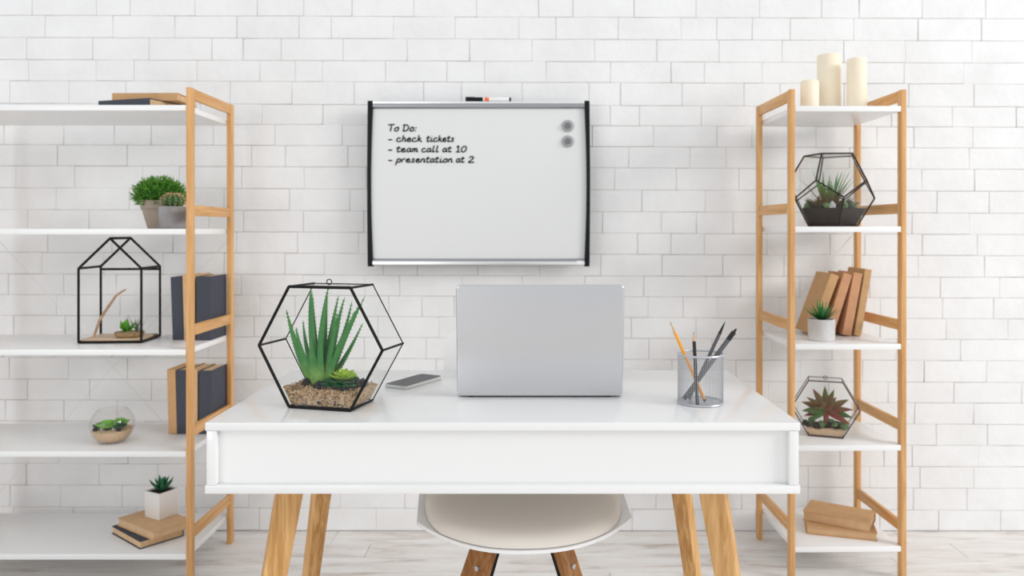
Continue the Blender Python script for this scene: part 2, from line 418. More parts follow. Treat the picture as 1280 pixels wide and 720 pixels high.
floor = obj('floor', MB().box(-3.4, 3.4, -3.2, D+.02, -.06, -.004), plain('floor_gap', (.42, .37, .33), .9)); floor['kind'] = 'structure'
prest = MB(); y = D+.0012; row = 0
while y > -3.1:
    y0 = y-.119; x = -3.4+rnd.uniform(-2.0, 0)
    while x < 3.4:
        x1 = x+2.1
        a, b = max(x, -3.39)+.0005, min(x1, 3.39)-.0005
        if b-a > .05:
            near = y > 2.15
            mb = MB() if near else prest
            c = ((a+b)/2, (y+y0)/2, 0) if near else (0, 0, 0)
            dz = rnd.uniform(-.0006, .0004)
            mb.hexa([(a-c[0], y0+.0003-c[1], -.004), (b-c[0], y0+.0003-c[1], -.004), (b-c[0], y-.0003-c[1], -.004), (a-c[0], y-.0003-c[1], -.004)],
                    [(a+.001-c[0], y0+.0009-c[1], dz), (b-.001-c[0], y0+.0009-c[1], dz), (b-.001-c[0], y-.0009-c[1], dz), (a+.001-c[0], y-.0009-c[1], dz)])
            if near: obj('plank', mb, M_FLOOR, floor, loc=c)
        x = x1
    y = y0; row += 1
o = obj('planking', prest, M_FLOOR, floor); o['kind'] = 'stuff'

# ------------------------------------------------------------------ desk
DX0, DX1, DY0, DY1, DT = -.656, .547, 1.575, 2.165, .75
desk = thing('desk', 'white desk with a recessed front panel and splayed oak legs', 'desk', ((DX0+DX1)/2, (DY0+DY1)/2, 0))
hw, hd = (DX1-DX0)/2, (DY1-DY0)/2
obj('tabletop', MB().box(-hw, hw, -hd, hd, DT-.017, DT), M_DESK, desk, bevel=.0022, seg=3)
obj('bottom_panel', MB().box(-hw, hw, -hd, hd, .606, .623), M_DESK, desk, bevel=.0015)
for s in (-1, 1):
    x0, x1 = (-hw+.003, -hw+.022) if s < 0 else (hw-.022, hw-.003)
    obj('side_panel', MB().box(x0, x1, -hd+.001, hd-.001, .6232, DT-.0172), M_DESK, desk, bevel=.001)
obj('front_panel', MB().box(-hw+.0222, hw-.0222, -hd+.016, -hd+.032, .6232, DT-.0172), M_DESK, desk)
for s in (-1, 1):
    obj('divider', MB().box(s*.2-.008, s*.2+.008, -hd+.033, hd-.02, .6232, DT-.0172), M_DESK, desk)
def leg_mb(top, bot, w, d, rot, wb, db):
    c, s = math.cos(rot), math.sin(rot)
    def quad(p, w, d): return [(p[0]+x*c-y*s, p[1]+x*s+y*c, p[2]) for x, y in ((-w/2, -d/2), (w/2, -d/2), (w/2, d/2), (-w/2, d/2))]
    return MB().hexa(quad(bot, wb, db), quad(top, w, d))
dc = Vector(desk.location)
for s in (-1, 1):
    xt = PX(366.5, 1.735) if s < 0 else PX(887, 1.735)
    obj('leg', leg_mb((xt-dc.x, 1.735-dc.y, .6058), (xt+s*.092-dc.x, 1.665-dc.y, 0), .058, .050, -s*R(22), .040, .036), M_OAKZ, desk, bevel=.004)
    xr = PX(411, 2.05) if s < 0 else PX(842, 2.05)
    obj('leg', leg_mb((xr-dc.x, 2.05-dc.y, .6058), (xr+s*.092-dc.x, 2.12-dc.y, 0), .046, .044, -s*R(36), .034, .034), M_OAKZ, desk, bevel=.004)
    a, b = Vector((xt+s*.0115-dc.x, 1.735-.008-dc.y+.022, .537)), Vector((xr+s*.0115-dc.x, 2.05+.008-dc.y-.02, .537))
    e = (b-a); n = Vector((-e.y, e.x, 0)).normalized()*.026
    obj('leg_rail', MB().obox(a-n/2, e, n, (0, 0, .04)), M_OAKY, desk, bevel=.002)

# ------------------------------------------------------------------ chair
chair = thing('chair', 'white shell chair with a beige seat cushion tucked under the desk', 'chair', (PX(654, 1.9), 1.925, 0), R(3))
def seat_pt(u, v):
    """u -1..1 across, v 0..1 seat front to back, 1..2 backrest; local origin under the seat middle"""
    if v <= 1:
        w = .252+.02*v-.03*max(0, v-.75)/.25*.6
        yf = -.245+.15*abs(u)**2.3
        y = yf*(1-v)+.235*v
        z = .448+.012*abs(u)**3-.012*math.sin(v*PI)*(1-u*u)+.05*max(0, v-.6)**2*abs(u)**2
        return Vector((u*w, y, z))
    t = v-1
    w = .254-.032*min(1, t*2.2)-.012*t
    y = .235+.075*math.sin(min(1, t*3)*PI/2)+.06*t-.02*u*u
    z = .448+.012*abs(u)**3*(1-t)+.395*t-.02*math.sin(min(1, t*3)*PI)*.6
    cut = .009*abs(u)**14*max(0, t-.8)/.2
    return Vector((u*w*(1-.015*max(0, t-.85)/.15), y, z-cut))
def grid_solid(fn_top, fn_bot, nu, nv):
    mb = MB(); vs = []; fs = []
    for f in (fn_top, fn_bot):
        for j in range(nv+1):
            for i in range(nu+1): vs.append(f(-1+2*i/nu, j/nv))
    n1 = (nu+1)*(nv+1); idx = lambda i, j, k: k*n1+j*(nu+1)+i
    for j in range(nv):
        for i in range(nu):
            fs.append((idx(i, j, 0), idx(i+1, j, 0), idx(i+1, j+1, 0), idx(i, j+1, 0)))
            fs.append((idx(i, j, 1), idx(i, j+1, 1), idx(i+1, j+1, 1), idx(i+1, j, 1)))
    for i in range(nu):
        fs.append((idx(i, 0, 0), idx(i, 0, 1), idx(i+1, 0, 1), idx(i+1, 0, 0)))
        fs.append((idx(i, nv, 0), idx(i+1, nv, 0), idx(i+1, nv, 1), idx(i, nv, 1)))
    for j in range(nv):
        fs.append((idx(0, j, 0), idx(0, j+1, 0), idx(0, j+1, 1), idx(0, j, 1)))
        fs.append((idx(nu, j, 0), idx(nu, j, 1), idx(nu, j+1, 1), idx(nu, j+1, 0)))
    return mb.add(vs, fs)
def shell_off(u, v):
    e = .002; p = seat_pt(u, v*2)
    du = seat_pt(min(1, u+e), v*2)-seat_pt(max(-1, u-e), v*2); dv = seat_pt(u, min(2, v*2+e))-seat_pt(u, max(0, v*2-e))
    return p-du.cross(dv).normalized()*.007
obj('seat_shell', grid_solid(lambda u, v: seat_pt(u, v*2), shell_off, 24, 36), M_SHELL, chair, smooth=True, angle=50)
def cush(u, v, top):
    # squircle-rounded pad inside the shell edge
    k0 = 1-min(1, v/.42); a = u*(.77+.168*math.sqrt(max(0, 1-k0*k0))); b = .018+.91*v
    p = seat_pt(a, b)
    if top:
        k = (1-abs(u)**5)*(1-abs(2*v-1)**7)
        return p+Vector((0, 0, .004+.026*k**.6))
    return p+Vector((0, 0, .0015))
obj('cushion', grid_solid(lambda u, v: cush(u, v, 1), lambda u, v: cush(u, v, 0), 28, 22), M_CUSH, chair, smooth=True, angle=60)
for sx in (-1, 1):
    for sy in (-1, 1):
        top = Vector((sx*.078, sy*.075, .405)); bot = Vector((sx*.215, sy*.20, 0))
        rz = -sx*sy*-1*R(45)
        lg = obj('leg', leg_mb(top, bot, .044, .044, R(45)+sx*sy*R(12)*-sy, .026, .026), M_WALNUT, chair, bevel=.003)
        ax = (bot-top).normalized(); out = Vector((sx*.35, sy*1.0, 0)).normalized()
        if sy < 0:
            p = top+ax*.052+Vector((0, -1, 0))*.020+Vector((sx*.012, 0, 0))
            nrm = Vector((sx*.7, -.7, .1)).normalized()
            p = top+ax*.06+nrm*.019
            b = MB().tube([p, p+nrm*.006], .0062, 12)
            obj('bolt', b, M_STEEL, lg)
        ins = Vector((-sx, -sy*.3, 0)).normalized()
        a = top+ins*.022+Vector((0, 0, .012)); 
        q = top+ax*.12+ins*.020
        br = MB().obox(a-Vector((0, .012, 0)), q-a, (0, .024, 0), ins*.010)
        obj('bracket', br, M_BLACK, chair, bevel=.001)
obj('seat_plate', MB().box(-.11, .11, -.11, .11, .404, .4245), M_BLACK, chair, bevel=.003)

# ------------------------------------------------------------------ shelving units
def shelf_unit(label, loc, rotz, W, depth, H, tops, th=.018, rails=None, brace=True):
    """local x 0..W, y 0..depth, posts .0165 x .028"""
    t = thing('shelving_unit', label, 'shelf', loc, rotz, 'bamboo shelving units')
    pw, pd = .0165, .028
    for x in (0, W-pw):
        for y in (0, depth-pd):
            obj('post', MB().box(x, x+pw, y, y+pd, 0, H if y == 0 else H-.001), M_BAMZ, t, bevel=.0012)
        xr0, xr1 = x+.002, x+pw-.002
        obj('top_rail', MB().box(xr0, xr1, pd, depth-pd, H-.036, H-.001), M_BAMY, t, bevel=.001)
        for z in tops[1:]:
            obj('side_rail', MB().box(xr0, xr1, pd, depth-pd, z+.042, z+.076), M_BAMY, t, bevel=.001)
    for z in tops:
        obj('shelf', MB().box(pw+.0005, W-pw-.0005, .001, depth-.001, z-th, z), M_SHELF, t, bevel=.0012)
    if brace:
        za = tops[1]-.03; zb = max(tops[1]-.03-1.12*(W-2*pw), tops[4]+.06); yb = depth-.0125
        for s in (0, 1):
            xa, xb = (pw, W-pw) if s == 0 else (W-pw, pw)
            obj('cross_brace', MB().tube([(xa, yb+.016+.003*s, za), (xb, yb+.016+.003*s, zb)], .0011, 6), M_WIRE, t)
    return t
TL = [1.538, 1.1425, .757, .432, .104]
TR = [1.542, 1.150, .768, .439, .110]
LIFT = .0005                                          # what stands on a board clears its lacquer by half a millimetre
LX1, LY0 = -1.080, 2.489
shelf_unit('wide bamboo shelving unit with white boards at left of the desk', (LX1-.89, LY0, 0), 0, .89, .362, 1.595, TL)
RX0, RY0 = .845, 2.53
shelf_unit('narrow bamboo shelving unit with white boards at right of the desk', (RX0, RY0, 0), R(1.0), .381, .362, 1.596, TR)

TL = [z+LIFT for z in TL]; TR = [z+LIFT for z in TR]
# ------------------------------------------------------------------ books
def book(label, group, mat, pages, L, Wd, Th, loc=None, rotz=0.0, mtx=None, spine_front=True, cov=.0026, name='book'):
    """local: spine along x (0..L), y 0..Wd away from the spine, z 0..Th; own parts cover and pages"""
    t = thing(name, label, 'book', loc or (0, 0, 0), rotz, group)
    if mtx is not None: t.matrix_basis = mtx
    f = (lambda y: y) if spine_front else (lambda y: Wd-y)
    mb = MB()
    def bx(x0, x1, y0, y1, z0, z1):
        a, b = sorted((f(y0), f(y1))); mb.box(x0, x1, a, b, z0, z1)
    # C-shaped hard cover as one closed solid (profile in yz, pushed along x)
    prof = [(0, 0), (Wd, 0), (Wd, cov), (cov, cov), (cov, Th-cov), (Wd, Th-cov), (Wd, Th), (0, Th)]
    rd = .35*cov
    mb.prism([(0, f(a), b) for a, b in prof], (L, 0, 0))
    obj('cover', mb, mat, t, bevel=.0008, seg=1)
    pg = MB(); a, b = sorted((f(cov+.0002), f(Wd-.004)))
    pg.box(.003, L-.003, a, b, cov+.0002, Th-cov-.0002)
    obj('pages', pg, pages, t)
    return t
def stand(x, y, z, tilt=0.0, yaw=0.0):
    """matrix for an upright book: local x -> up, y -> away, z -> -X; origin = bottom front right corner"""
    m = Matrix(((0, 0, -1, 0), (0, 1, 0, 0), (1, 0, 0, 0), (0, 0, 0, 1)))
    return Matrix.Translation((x, y, z)) @ Matrix.Rotation(yaw, 4, 'Z') @ Matrix.Rotation(tilt, 4, 'Y') @ m
def flat(corner, rot, z): return dict(loc=(corner[0], corner[1], z), rotz=rot)

# top left shelf: corner = near left end of spine
a = Vector((-1.452, 2.625)); book('charcoal book lying flat at the bottom of the top left shelf pair', 'books on the top left shelf', M_NAVY, M_PAGE, .213, .15, .0345, **flat(a, math.atan2(-.062, .204), TL[0]))
book('tan kraft book lying across the charcoal book on the top left shelf', 'books on the top left shelf', M_KRAFT, M_PAGE, .222, .15, .026, **flat((-1.404, 2.622), R(-1), TL[0]+.0348))
# third left shelf, standing
zz = TL[2]
book('charcoal book standing leftmost of the three beside the house lantern', 'books on the middle left shelf', M_NAVY, M_PAGE, .218, .14, .040, mtx=stand(-1.198, 2.705, zz+.0012, R(-2)))
book('tan kraft book between two charcoal books on the middle left shelf', 'books on the middle left shelf', M_KRAFT_L, M_PAGE, .226, .145, .038, mtx=stand(-1.158, 2.70, zz+.001, R(-1.6)))
book('thick charcoal book against the post on the middle left shelf', 'books on the middle left shelf', M_NAVY, M_PAGE, .221, .14, .050, mtx=stand(-1.102, 2.695, zz, 0))
# fourth left shelf, standing
zz = TL[3]
book('tan kraft book leftmost in the row above the white cube pot', 'books on the fourth left shelf', M_KRAFT, M_KRAFT_L, .223, .14, .029, mtx=stand(-1.221, 2.70, zz+.001, R(-1.5)))
book('charcoal book second in the row on the fourth left shelf', 'books on the fourth left shelf', M_NAVY, M_PAGE, .221, .145, .040, mtx=stand(-1.181, 2.70, zz+.001, R(-1)))
book('slim tan kraft book squeezed between charcoal books behind the bamboo post', 'books on the fourth left shelf', M_KRAFT_L, M_PAGE, .222, .14, .028, mtx=stand(-1.150, 2.70, zz, 0))
book('charcoal book rightmost in the row behind the left corner of the desk', 'books on the fourth left shelf', M_NAVY, M_PAGE, .220, .14, .044, mtx=stand(-1.100, 2.698, zz, 0))
# bottom left stack
n0 = Vector((-1.261, 2.524)); dl = Vector((-.774, .633)); dr = Vector((.633, .774))
c0 = n0+dl*.21
book('charcoal covered book at the bottom of the stack under the cube pot', 'books on the bottom left shelf', M_NAVY, M_PAGE, .21, .146, .026, **flat(c0, math.atan2(-dl.y, -dl.x), TL[4]), spine_front=False)
n1 = Vector((-1.224, 2.532)); dl1 = Vector((-.82, .572)).normalized()
c1 = n1+dl1*.222
book('tan kraft book directly under the white cube pot', 'books on the bottom left shelf', M_KRAFT_L, M_PAGE, .222, .14, .026, **flat(c1, math.atan2(-dl1.y, -dl1.x), TL[4]+.0262), spine_front=False)
# right unit: leaning books
zz = TR[2]
def lean(pxb, pxt, yb, yt, d, Th, Wd, label, mat, pages):
    xb = PX(pxb, d)
    L = math.hypot(PX(pxt, d)-xb, PZ(yt, d)-PZ(yb, d))
    th = math.atan2(PX(pxt, d)-xb, PZ(yt, d)-PZ(yb, d))
    # pivot: bottom right corner of the spine touches the shelf
    m = stand(xb+Th*math.cos(th), d, zz+.0006, th)
    return book(label, 'leaning books on the right unit', mat, pages, L, Wd, Th, mtx=m)
def lean_fix(t, th, Th): pass
lean(1011, 1039, 418, 343, 2.715, .030, .14, 'tan book leaning furthest, behind the small concrete pot', M_KRAFT, M_PAGE)
lean(1031, 1055, 420, 344, 2.718, .031, .14, 'reddish tan book second from left in the leaning row', M_KRAFT_P, M_PAGE)
lean(1053, 1067.5, 419, 341, 2.715, .031, .14, 'pinkish brown book third from left in the leaning row', M_KRAFT_P, M_PAGE)
lean(1068, 1081.5, 420, 337, 2.715, .024, .145, 'tall slim tan book at the right end of the leaning row', M_KRAFT, M_PAGE)
# right bottom stack
book('tan kraft book at the bottom of the stack on the bottom right shelf', 'books on the bottom right shelf', M_KRAFT, M_KRAFT_L, .222, .142, .0265, **flat((.936, 2.638), R(-16.5), TR[4]), spine_front=False)
book('tan kraft book lying turned on top of the bottom right stack', 'books on the bottom right shelf', M_KRAFT, M_KRAFT_L, .215, .128, .034, **flat((.942, 2.692), R(-32), TR[4]+.0267), spine_front=False)

# ------------------------------------------------------------------ plants and pots
def arc_pts(base, az, lean0, lean1, L, n=7):
    """curved spine: starts leaning lean0 from vertical, ends lean1"""
    p = Vector(base); out = [p.copy()]
    for i in range(n):
        a = lean0+(lean1-lean0)*((i+.5)/n)
        p = p+Vector((math.cos(az)*math.sin(a), math.sin(az)*math.sin(a), math.cos(a)))*(L/n)
        out.append(p.copy())
    return out
def leaf(parent, base, az, l0, l1, L, w, th, mat, n=7, prof='spear', name='leaf'):
    pts = arc_pts(base, az, l0, l1, L, n); m = len(pts); wid = []; tk = []
    for i in range(m):
        s = i/(m-1)
        if prof == 'spear': k = (1-s)**.75*.9+.1*(1-s)
        elif prof == 'rose': k = (.45+.55*math.sin(min(1, s*1.5)*PI/2)) if s < .62 else math.sqrt(max(0, 1-((s-.62)/.38)**2))
        elif prof == 'lance': k = math.sin(PI*(.12+.88*s)**.9)
        k = max(k, .02)
        wid.append(w*k); tk.append(th*max(k, .03))
    return obj(name, MB().blade(pts, wid, tk, (-math.sin(az), math.cos(az), 0)), mat, parent, smooth=True, angle=70)
def rosette(parent, c, rings, mat, w, th, seed=1, prof='rose'):
    q = random.Random(seed)
    for (n, L, lean0, lean1, ph) in rings:
        for k in range(n):
            az = ph+2*PI*k/n+q.uniform(-.12, .12)
            leaf(parent, c, az, R(lean0), R(lean1+q.uniform(-6, 6)), L*q.uniform(.9, 1.08), w*L/rings[0][1], th, mat, 6, prof)

# leafy ball in taupe pot, second left shelf
z2 = TL[1]
t = thing('potted_grass', 'bushy green ball of grass in a taupe clay pot on the second left shelf', 'plant', (-1.280, 2.70, z2))
obj('pot', MB().lathe([(0, 0), (.037, 0), (.0385, .002), (.056, .066), (.060, .068), (.0635, .094), (.0635, .097), (.058, .097), (.055, .085), (0, .085)], 40), M_TAUPE, t, smooth=True)
obj('soil', MB().lathe([(0, .0855), (.0545, .0855), (.0545, .091), (0, .093)], 24), M_SOIL, t)
gm = MB(); q = random.Random(3)
for i in range(2600):
    u = q.uniform(-.62, 1); az = q.uniform(0, 2*PI); s = math.sqrt(max(0, 1-u*u)); k = q.uniform(.55, 1.0)
    c = Vector((math.cos(az)*s*.086*k, math.sin(az)*s*.078*k, .118+u*.056*k))
    d = Vector((math.cos(az)*s, math.sin(az)*s, u*.9+.25)).normalized(); d = (d+Vector((q.uniform(-.6, .6), q.uniform(-.6, .6), q.uniform(-.5, .5)))).normalized()
    sd = d.orthogonal().normalized(); sd = Matrix.Rotation(q.uniform(0, PI), 3, d) @ sd
    n_ = sd.cross(d); L = q.uniform(.012, .021); w = q.uniform(.0016, .0028)
    gm.add([c, c+d*L*.5+sd*w+n_*.0012, c+d*L*.5-sd*w+n_*.0012, c+d*L], [(0, 1, 2), (1, 3, 2)])
o = obj('foliage', gm, plain('grass_green', (.11, .30, .035), .55, spec=.15, var=.7, vscale=110), t, smooth=False); o['kind'] = 'stuff'
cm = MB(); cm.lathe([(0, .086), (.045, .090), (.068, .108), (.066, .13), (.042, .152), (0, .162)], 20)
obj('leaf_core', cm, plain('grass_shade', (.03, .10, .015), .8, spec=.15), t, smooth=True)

t = thing('potted_cactus', 'small round cactus with tan spines in a grey concrete pot', 'plant', (-1.183, 2.59, z2))
obj('pot', MB().lathe([(0, 0), (.041, 0), (.044, .003), (.0455, .068), (.0445, .0735), (.0395, .0735), (.038, .064), (0, .064)], 36), M_GCONC, t, smooth=True)
obj('soil', MB().lathe([(0, .0642), (.0378, .0642), (.0378, .068), (0, .069)], 24), M_SOIL, t)
cb = MB(); NR = 13; vs = []; fs = []; cols = NR*4
for j in range(9):
    ph = j/8*PI*.88; 
    for k in range(cols):
        a = 2*PI*k/cols; rib = 1+.16*math.cos(NR*a)
        r = .031*math.sin(PI*.06+ph)*rib; vs.append((r*math.cos(a), r*math.sin(a), .066+.050*(1-math.cos(PI-ph-PI*.06))/2))
for j in range(8):
    for k in range(cols): fs.append((j*cols+k, j*cols+(k+1) % cols, (j+1)*cols+(k+1) % cols, (j+1)*cols+k))
fs.append(tuple(range(cols))); fs.append(tuple(8*cols+k for k in range(cols)))
cb.add(vs, fs); obj('cactus_body', cb, plain('cactus_green', (.06, .17, .06), .6, spec=.15, var=.2, vscale=90), t, smooth=True)
sp = MB(); q = random.Random(5)
for k in range(NR):
    a = 2*PI*k/NR
    for j in range(1, 8):
        ph = j/8*PI*.88+PI*.06; r = .031*1.16*math.sin(ph); z = .066+.05*(1-math.cos(PI-ph))/2
        p = Vector((r*math.cos(a), r*math.sin(a), z)); n_ = Vector((math.cos(a)*math.sin(ph), math.sin(a)*math.sin(ph), math.cos(ph)))
        for i in range(9):
            d = (n_+Vector((q.uniform(-1, 1), q.uniform(-1, 1), q.uniform(-1, 1)))*.8).normalized(); sd = d.orthogonal().normalized()*.0009
            sp.add([p+sd, p-sd, p+d*q.uniform(.006, .011)], [(0, 1, 2)])
o = obj('spines', sp, plain('cactus_spine', (.70, .42, .26), .7), t); o['kind'] = 'stuff'

# white cube pot on the book stack
ck = R(-28)
cz = TL[4]+.0262+.0262
t = thing('cube_potted_succulent', 'dark green spiky succulent in a white cube pot on stacked books', 'plant', (-1.2655, 2.684, cz), ck)
mb = MB(); h = .0395; mb.hexa([(-h+.002, -h+.002, 0), (h-.002, -h+.002, 0), (h-.002, h-.002, 0), (-h+.002, h-.002, 0)], [(-h, -h, .09), (h, -h, .09), (h, h, .09), (-h, h, .09)])
i2 = h-.006
mb2 = MB(); mb2.add([(-h+.002, -h+.002, 0), (h-.002, -h+.002, 0), (h-.002, h-.002, 0), (-h+.002, h-.002, 0), (-h, -h, .09), (h, -h, .09), (h, h, .09), (-h, h, .09), (-i2, -i2, .09), (i2, -i2, .09), (i2, i2, .09), (-i2, i2, .09), (-i2, -i2, .078), (i2, -i2, .078), (i2, i2, .078), (-i2, i2, .078)],
    [(0, 3, 2, 1), (0, 1, 5, 4), (1, 2, 6, 5), (2, 3, 7, 6), (3, 0, 4, 7), (4, 5, 9, 8), (5, 6, 10, 9), (6, 7, 11, 10), (7, 4, 8, 11), (8, 9, 13, 12), (9, 10, 14, 13), (10, 11, 15, 14), (11, 8, 12, 15), (12, 13, 14, 15)])
obj('pot', mb2, M_CERAM, t, bevel=.002)
obj('soil', MB().box(-i2+.0005, i2-.0005, -i2+.0005, i2-.0005, .0782, .085), M_SOIL, t)
M_DG = leafm('deep_green_leaf', (.018, .10, .045), (.05, .22, .10), 'Z', .085, .14)
rosette(t, (0, 0, .083), [(9, .058, 58, 34, 0), (8, .055, 36, 18, .35), (6, .052, 16, 6, .1)], M_DG, .0085, .004, 4, 'lance')

# concrete pot with spiky plant on right unit
t = thing('concrete_potted_plant', 'spiky green plant in a small pale concrete pot before leaning books', 'plant', (PX(1027.5, 2.62), 2.625, TR[2]))
obj('pot', MB().lathe([(0, 0), (.041, 0), (.043, .002), (.044, .069), (.043, .0715), (.038, .0715), (.037, .06), (0, .06)], 36), M_CONC, t, smooth=True)
obj('soil', MB().lathe([(0, .0602), (.0368, .0602), (.0368, .064), (0, .065)], 24), M_SOIL, t)
M_LG = leafm('bright_green_leaf', (.02, .10, .03), (.07, .29, .08), 'Z', .07, .13)
rosette(t, (0, 0, .064), [(9, .078, 62, 48, .2), (8, .075, 44, 32, .5), (6, .073, 22, 12, .0)], M_LG, .0075, .003, 6, 'spear')

# ------------------------------------------------------------------ house-shaped lantern with small garden
z3 = TL[2]
hl = thing('house_lantern', 'black wire house lantern with a small garden inside on the middle left shelf', 'lantern', (-1.416, 2.70, z3), R(4))
w, dp, he, ha = .102, .078, .252, .353
for y in (-dp, dp):
    for x in (-w, w):
        obj('frame_bar', MB().tube([(x, y, .0045), (x, y, he)], .0042, 8), M_BLACK, hl, smooth=True)
        obj('frame_bar', MB().tube([(x, y, he), (0, y, ha)], .0042, 8), M_BLACK, hl, smooth=True)
    obj('frame_bar', MB().tube([(-w, y, .0045), (w, y, .0045)], .0042, 8), M_BLACK, hl, smooth=True)
obj('frame_bar', MB().tube([(-w, dp, he-.01), (w, dp, he-.01)], .0042, 8), M_BLACK, hl, smooth=True)
for x in (-w, w):
    for z in (.0045, he): obj('frame_bar', MB().tube([(x, -dp, z), (x, dp, z)], .0042, 8), M_BLACK, hl, smooth=True)
obj('ridge_bar', MB().tube([(0, -dp, ha), (0, dp, ha)], .0045, 8), M_BLACK, hl, smooth=True)
obj('base_plate', MB().box(-w+.006, w-.006, -dp+.006, dp-.006, .0015, .014), M_PLATE, hl, bevel=.001)
obj('driftwood', MB().tube([(-.075, -.03, .016), (-.055, -.03, .075), (-.03, -.028, .115), (-.004, -.026, .155), (.016, -.026, .170), (.03, -.026, .178)], [.004, .005, .0048, .004, .0036, .0022], 7), plain('driftwood', (.46, .29, .18), .85, var=.3, vscale=60), hl, smooth=True)
gd = thing('dish_garden', 'tiny green succulents in a tan dish inside the house lantern', 'plant', (-1.372, 2.675, z3+.0145))
obj('dish', MB().lathe([(0, 0), (.038, 0), (.046, .008), (.047, .018), (.043, .018), (.041, .010), (0, .009)], 28), plain('woven_tan', (.36, .23, .11), .85, var=.4, vscale=150, bump=.6), gd, smooth=True)
obj('gravel', MB().lathe([(0, .0092), (.0408, .0104), (.0408, .0165), (0, .020)], 24), M_SAND, gd)
M_FG = leafm('fresh_green_leaf', (.06, .26, .02), (.20, .50, .06), 'Z', .02, .07)
M_GG = leafm('grey_green_leaf', (.10, .16, .07), (.22, .27, .16), 'Z', .02, .08)
q = random.Random(8)
for k in range(12):
    leaf(gd, (-.010+q.uniform(-.008, .008), q.uniform(-.01, .01), .017), q.uniform(0, 2*PI), R(q.uniform(10, 50)), R(q.uniform(0, 45)), q.uniform(.022, .045), .008, .004, M_FG, 5, 'rose')
for k in range(15):
    leaf(gd, (.022, .004, .017), 2*PI*k/15, R(q.uniform(8, 50)), R(q.uniform(10, 55)), q.uniform(.045, .068), .0026, .0015, M_GG, 5, 'spear')

# ------------------------------------------------------------------ glass bowl on the fourth left shelf
z4 = TL[3]
bw = thing('glass_bowl_terrarium', 'round glass bowl of sand and green succulents on the fourth left shelf', 'terrarium', (PX(140.5, 2.60), 2.60, z4))
Rb = .068; cz = .0585
prof = []
for i in range(22):
    a = -R(64)+R(64+52)*i/21
    prof.append((Rb*math.cos(a), cz+Rb*.98*math.sin(a)))
inner = [((r-.0018), z+(.0018 if i == 0 else 0)) for i, (r, z) in enumerate(prof)]
prof[0] = (prof[0][0], 0.0)
obj('glass_bowl', MB().lathe([(0, 0)]+prof+list(reversed(inner))+[(0, inner[0][1]+.001)], 40), M_GLASS2, bw, smooth=True)
obj('sand', MB().lathe([(0, .0065)]+[((Rb-.0035)*math.cos(a), max(.0065, cz+(Rb-.0035)*math.sin(a))) for a in [R(x) for x in (-58, -50, -40, -30, -22, -14)]]+[(.04, .047), (0, .047)], 36), M_FSAND, bw, smooth=True)
q = random.Random(9)
for (x, y, s, n) in ((-.004, -.024, .042, 10), (-.036, -.014, .026, 8), (.034, -.020, .029, 8), (.014, .022, .036, 9)):
    for ring in (0, 1):
        for k in range(n):
            leaf(bw, (x, y, .049), 2*PI*k/n+ring*.4, R(72-ring*34), R(52-ring*30), s*(1-ring*.2), s*.26, .004, M_FG if x > -.02 and x < .03 else M_DG, 5, 'rose')
for k in range(5):
    obj('stone', MB().blob((-.038+.019*k, -.034+.008*(k % 2)*1, .050), .008, 20+k, .25), M_LAVA if k % 2 == 0 else M_CONC, bw, smooth=True)

# ------------------------------------------------------------------ hexagonal terrariums
def hex_frame(t, a, h, dp, rf, rb, rc, mat, glass, ring=True):
    """regular-ish hexagon lying on one side, local x across, y -dp/2..dp/2, z up"""
    P = [(-a/2, 0), (a/2, 0), (a, h/2), (a/2, h), (-a/2, h), (-a, h/2)]
    z0 = rf
    P = [(x, z0+z) for x, z in P]
    for y, r in ((-dp/2, rf), (dp/2, rb)):
        for i in range(6):
            p, q2 = P[i], P[(i+1) % 6]
            obj('frame_bar', MB().tube([(p[0], y, p[1]), (q2[0], y, q2[1])], r, 8), mat, t, smooth=True)
    for p in P: obj('frame_bar', MB().tube([(p[0], -dp/2, p[1]), (p[0], dp/2, p[1])], rc, 8), mat, t, smooth=True)
    g = .0012
    for y in (-dp/2, dp/2):
        s = .985
        obj('pane', MB().prism([(x*s, y-g/2, (z-z0-h/2)*s+h/2+z0) for x, z in P], (0, g, 0)), glass, t)
    for i in range(6):
        p, q2 = Vector((P[i][0], 0, P[i][1])), Vector((P[(i+1) % 6][0], 0, P[(i+1) % 6][1]))
        e = (q2-p); n = Vector((e.z, 0, -e.x)).normalized()*g
        obj('pane', MB().obox(p+e*.015-n/2-Vector((0, dp/2-rf*.5, 0)), e*.97, n, (0, dp-rf, 0)), glass, t)
    if ring:
        rr = .006
        pts = [(rr*math.cos(x), -dp*.1, h+z0+rr*1.1+rf*.6+rr*math.sin(x)) for x in [2*PI*k/14 for k in range(14)]]
        obj('hanging_ring', MB().tube(pts, .0011, 6, closed=True), mat, t, smooth=True)
    return z0
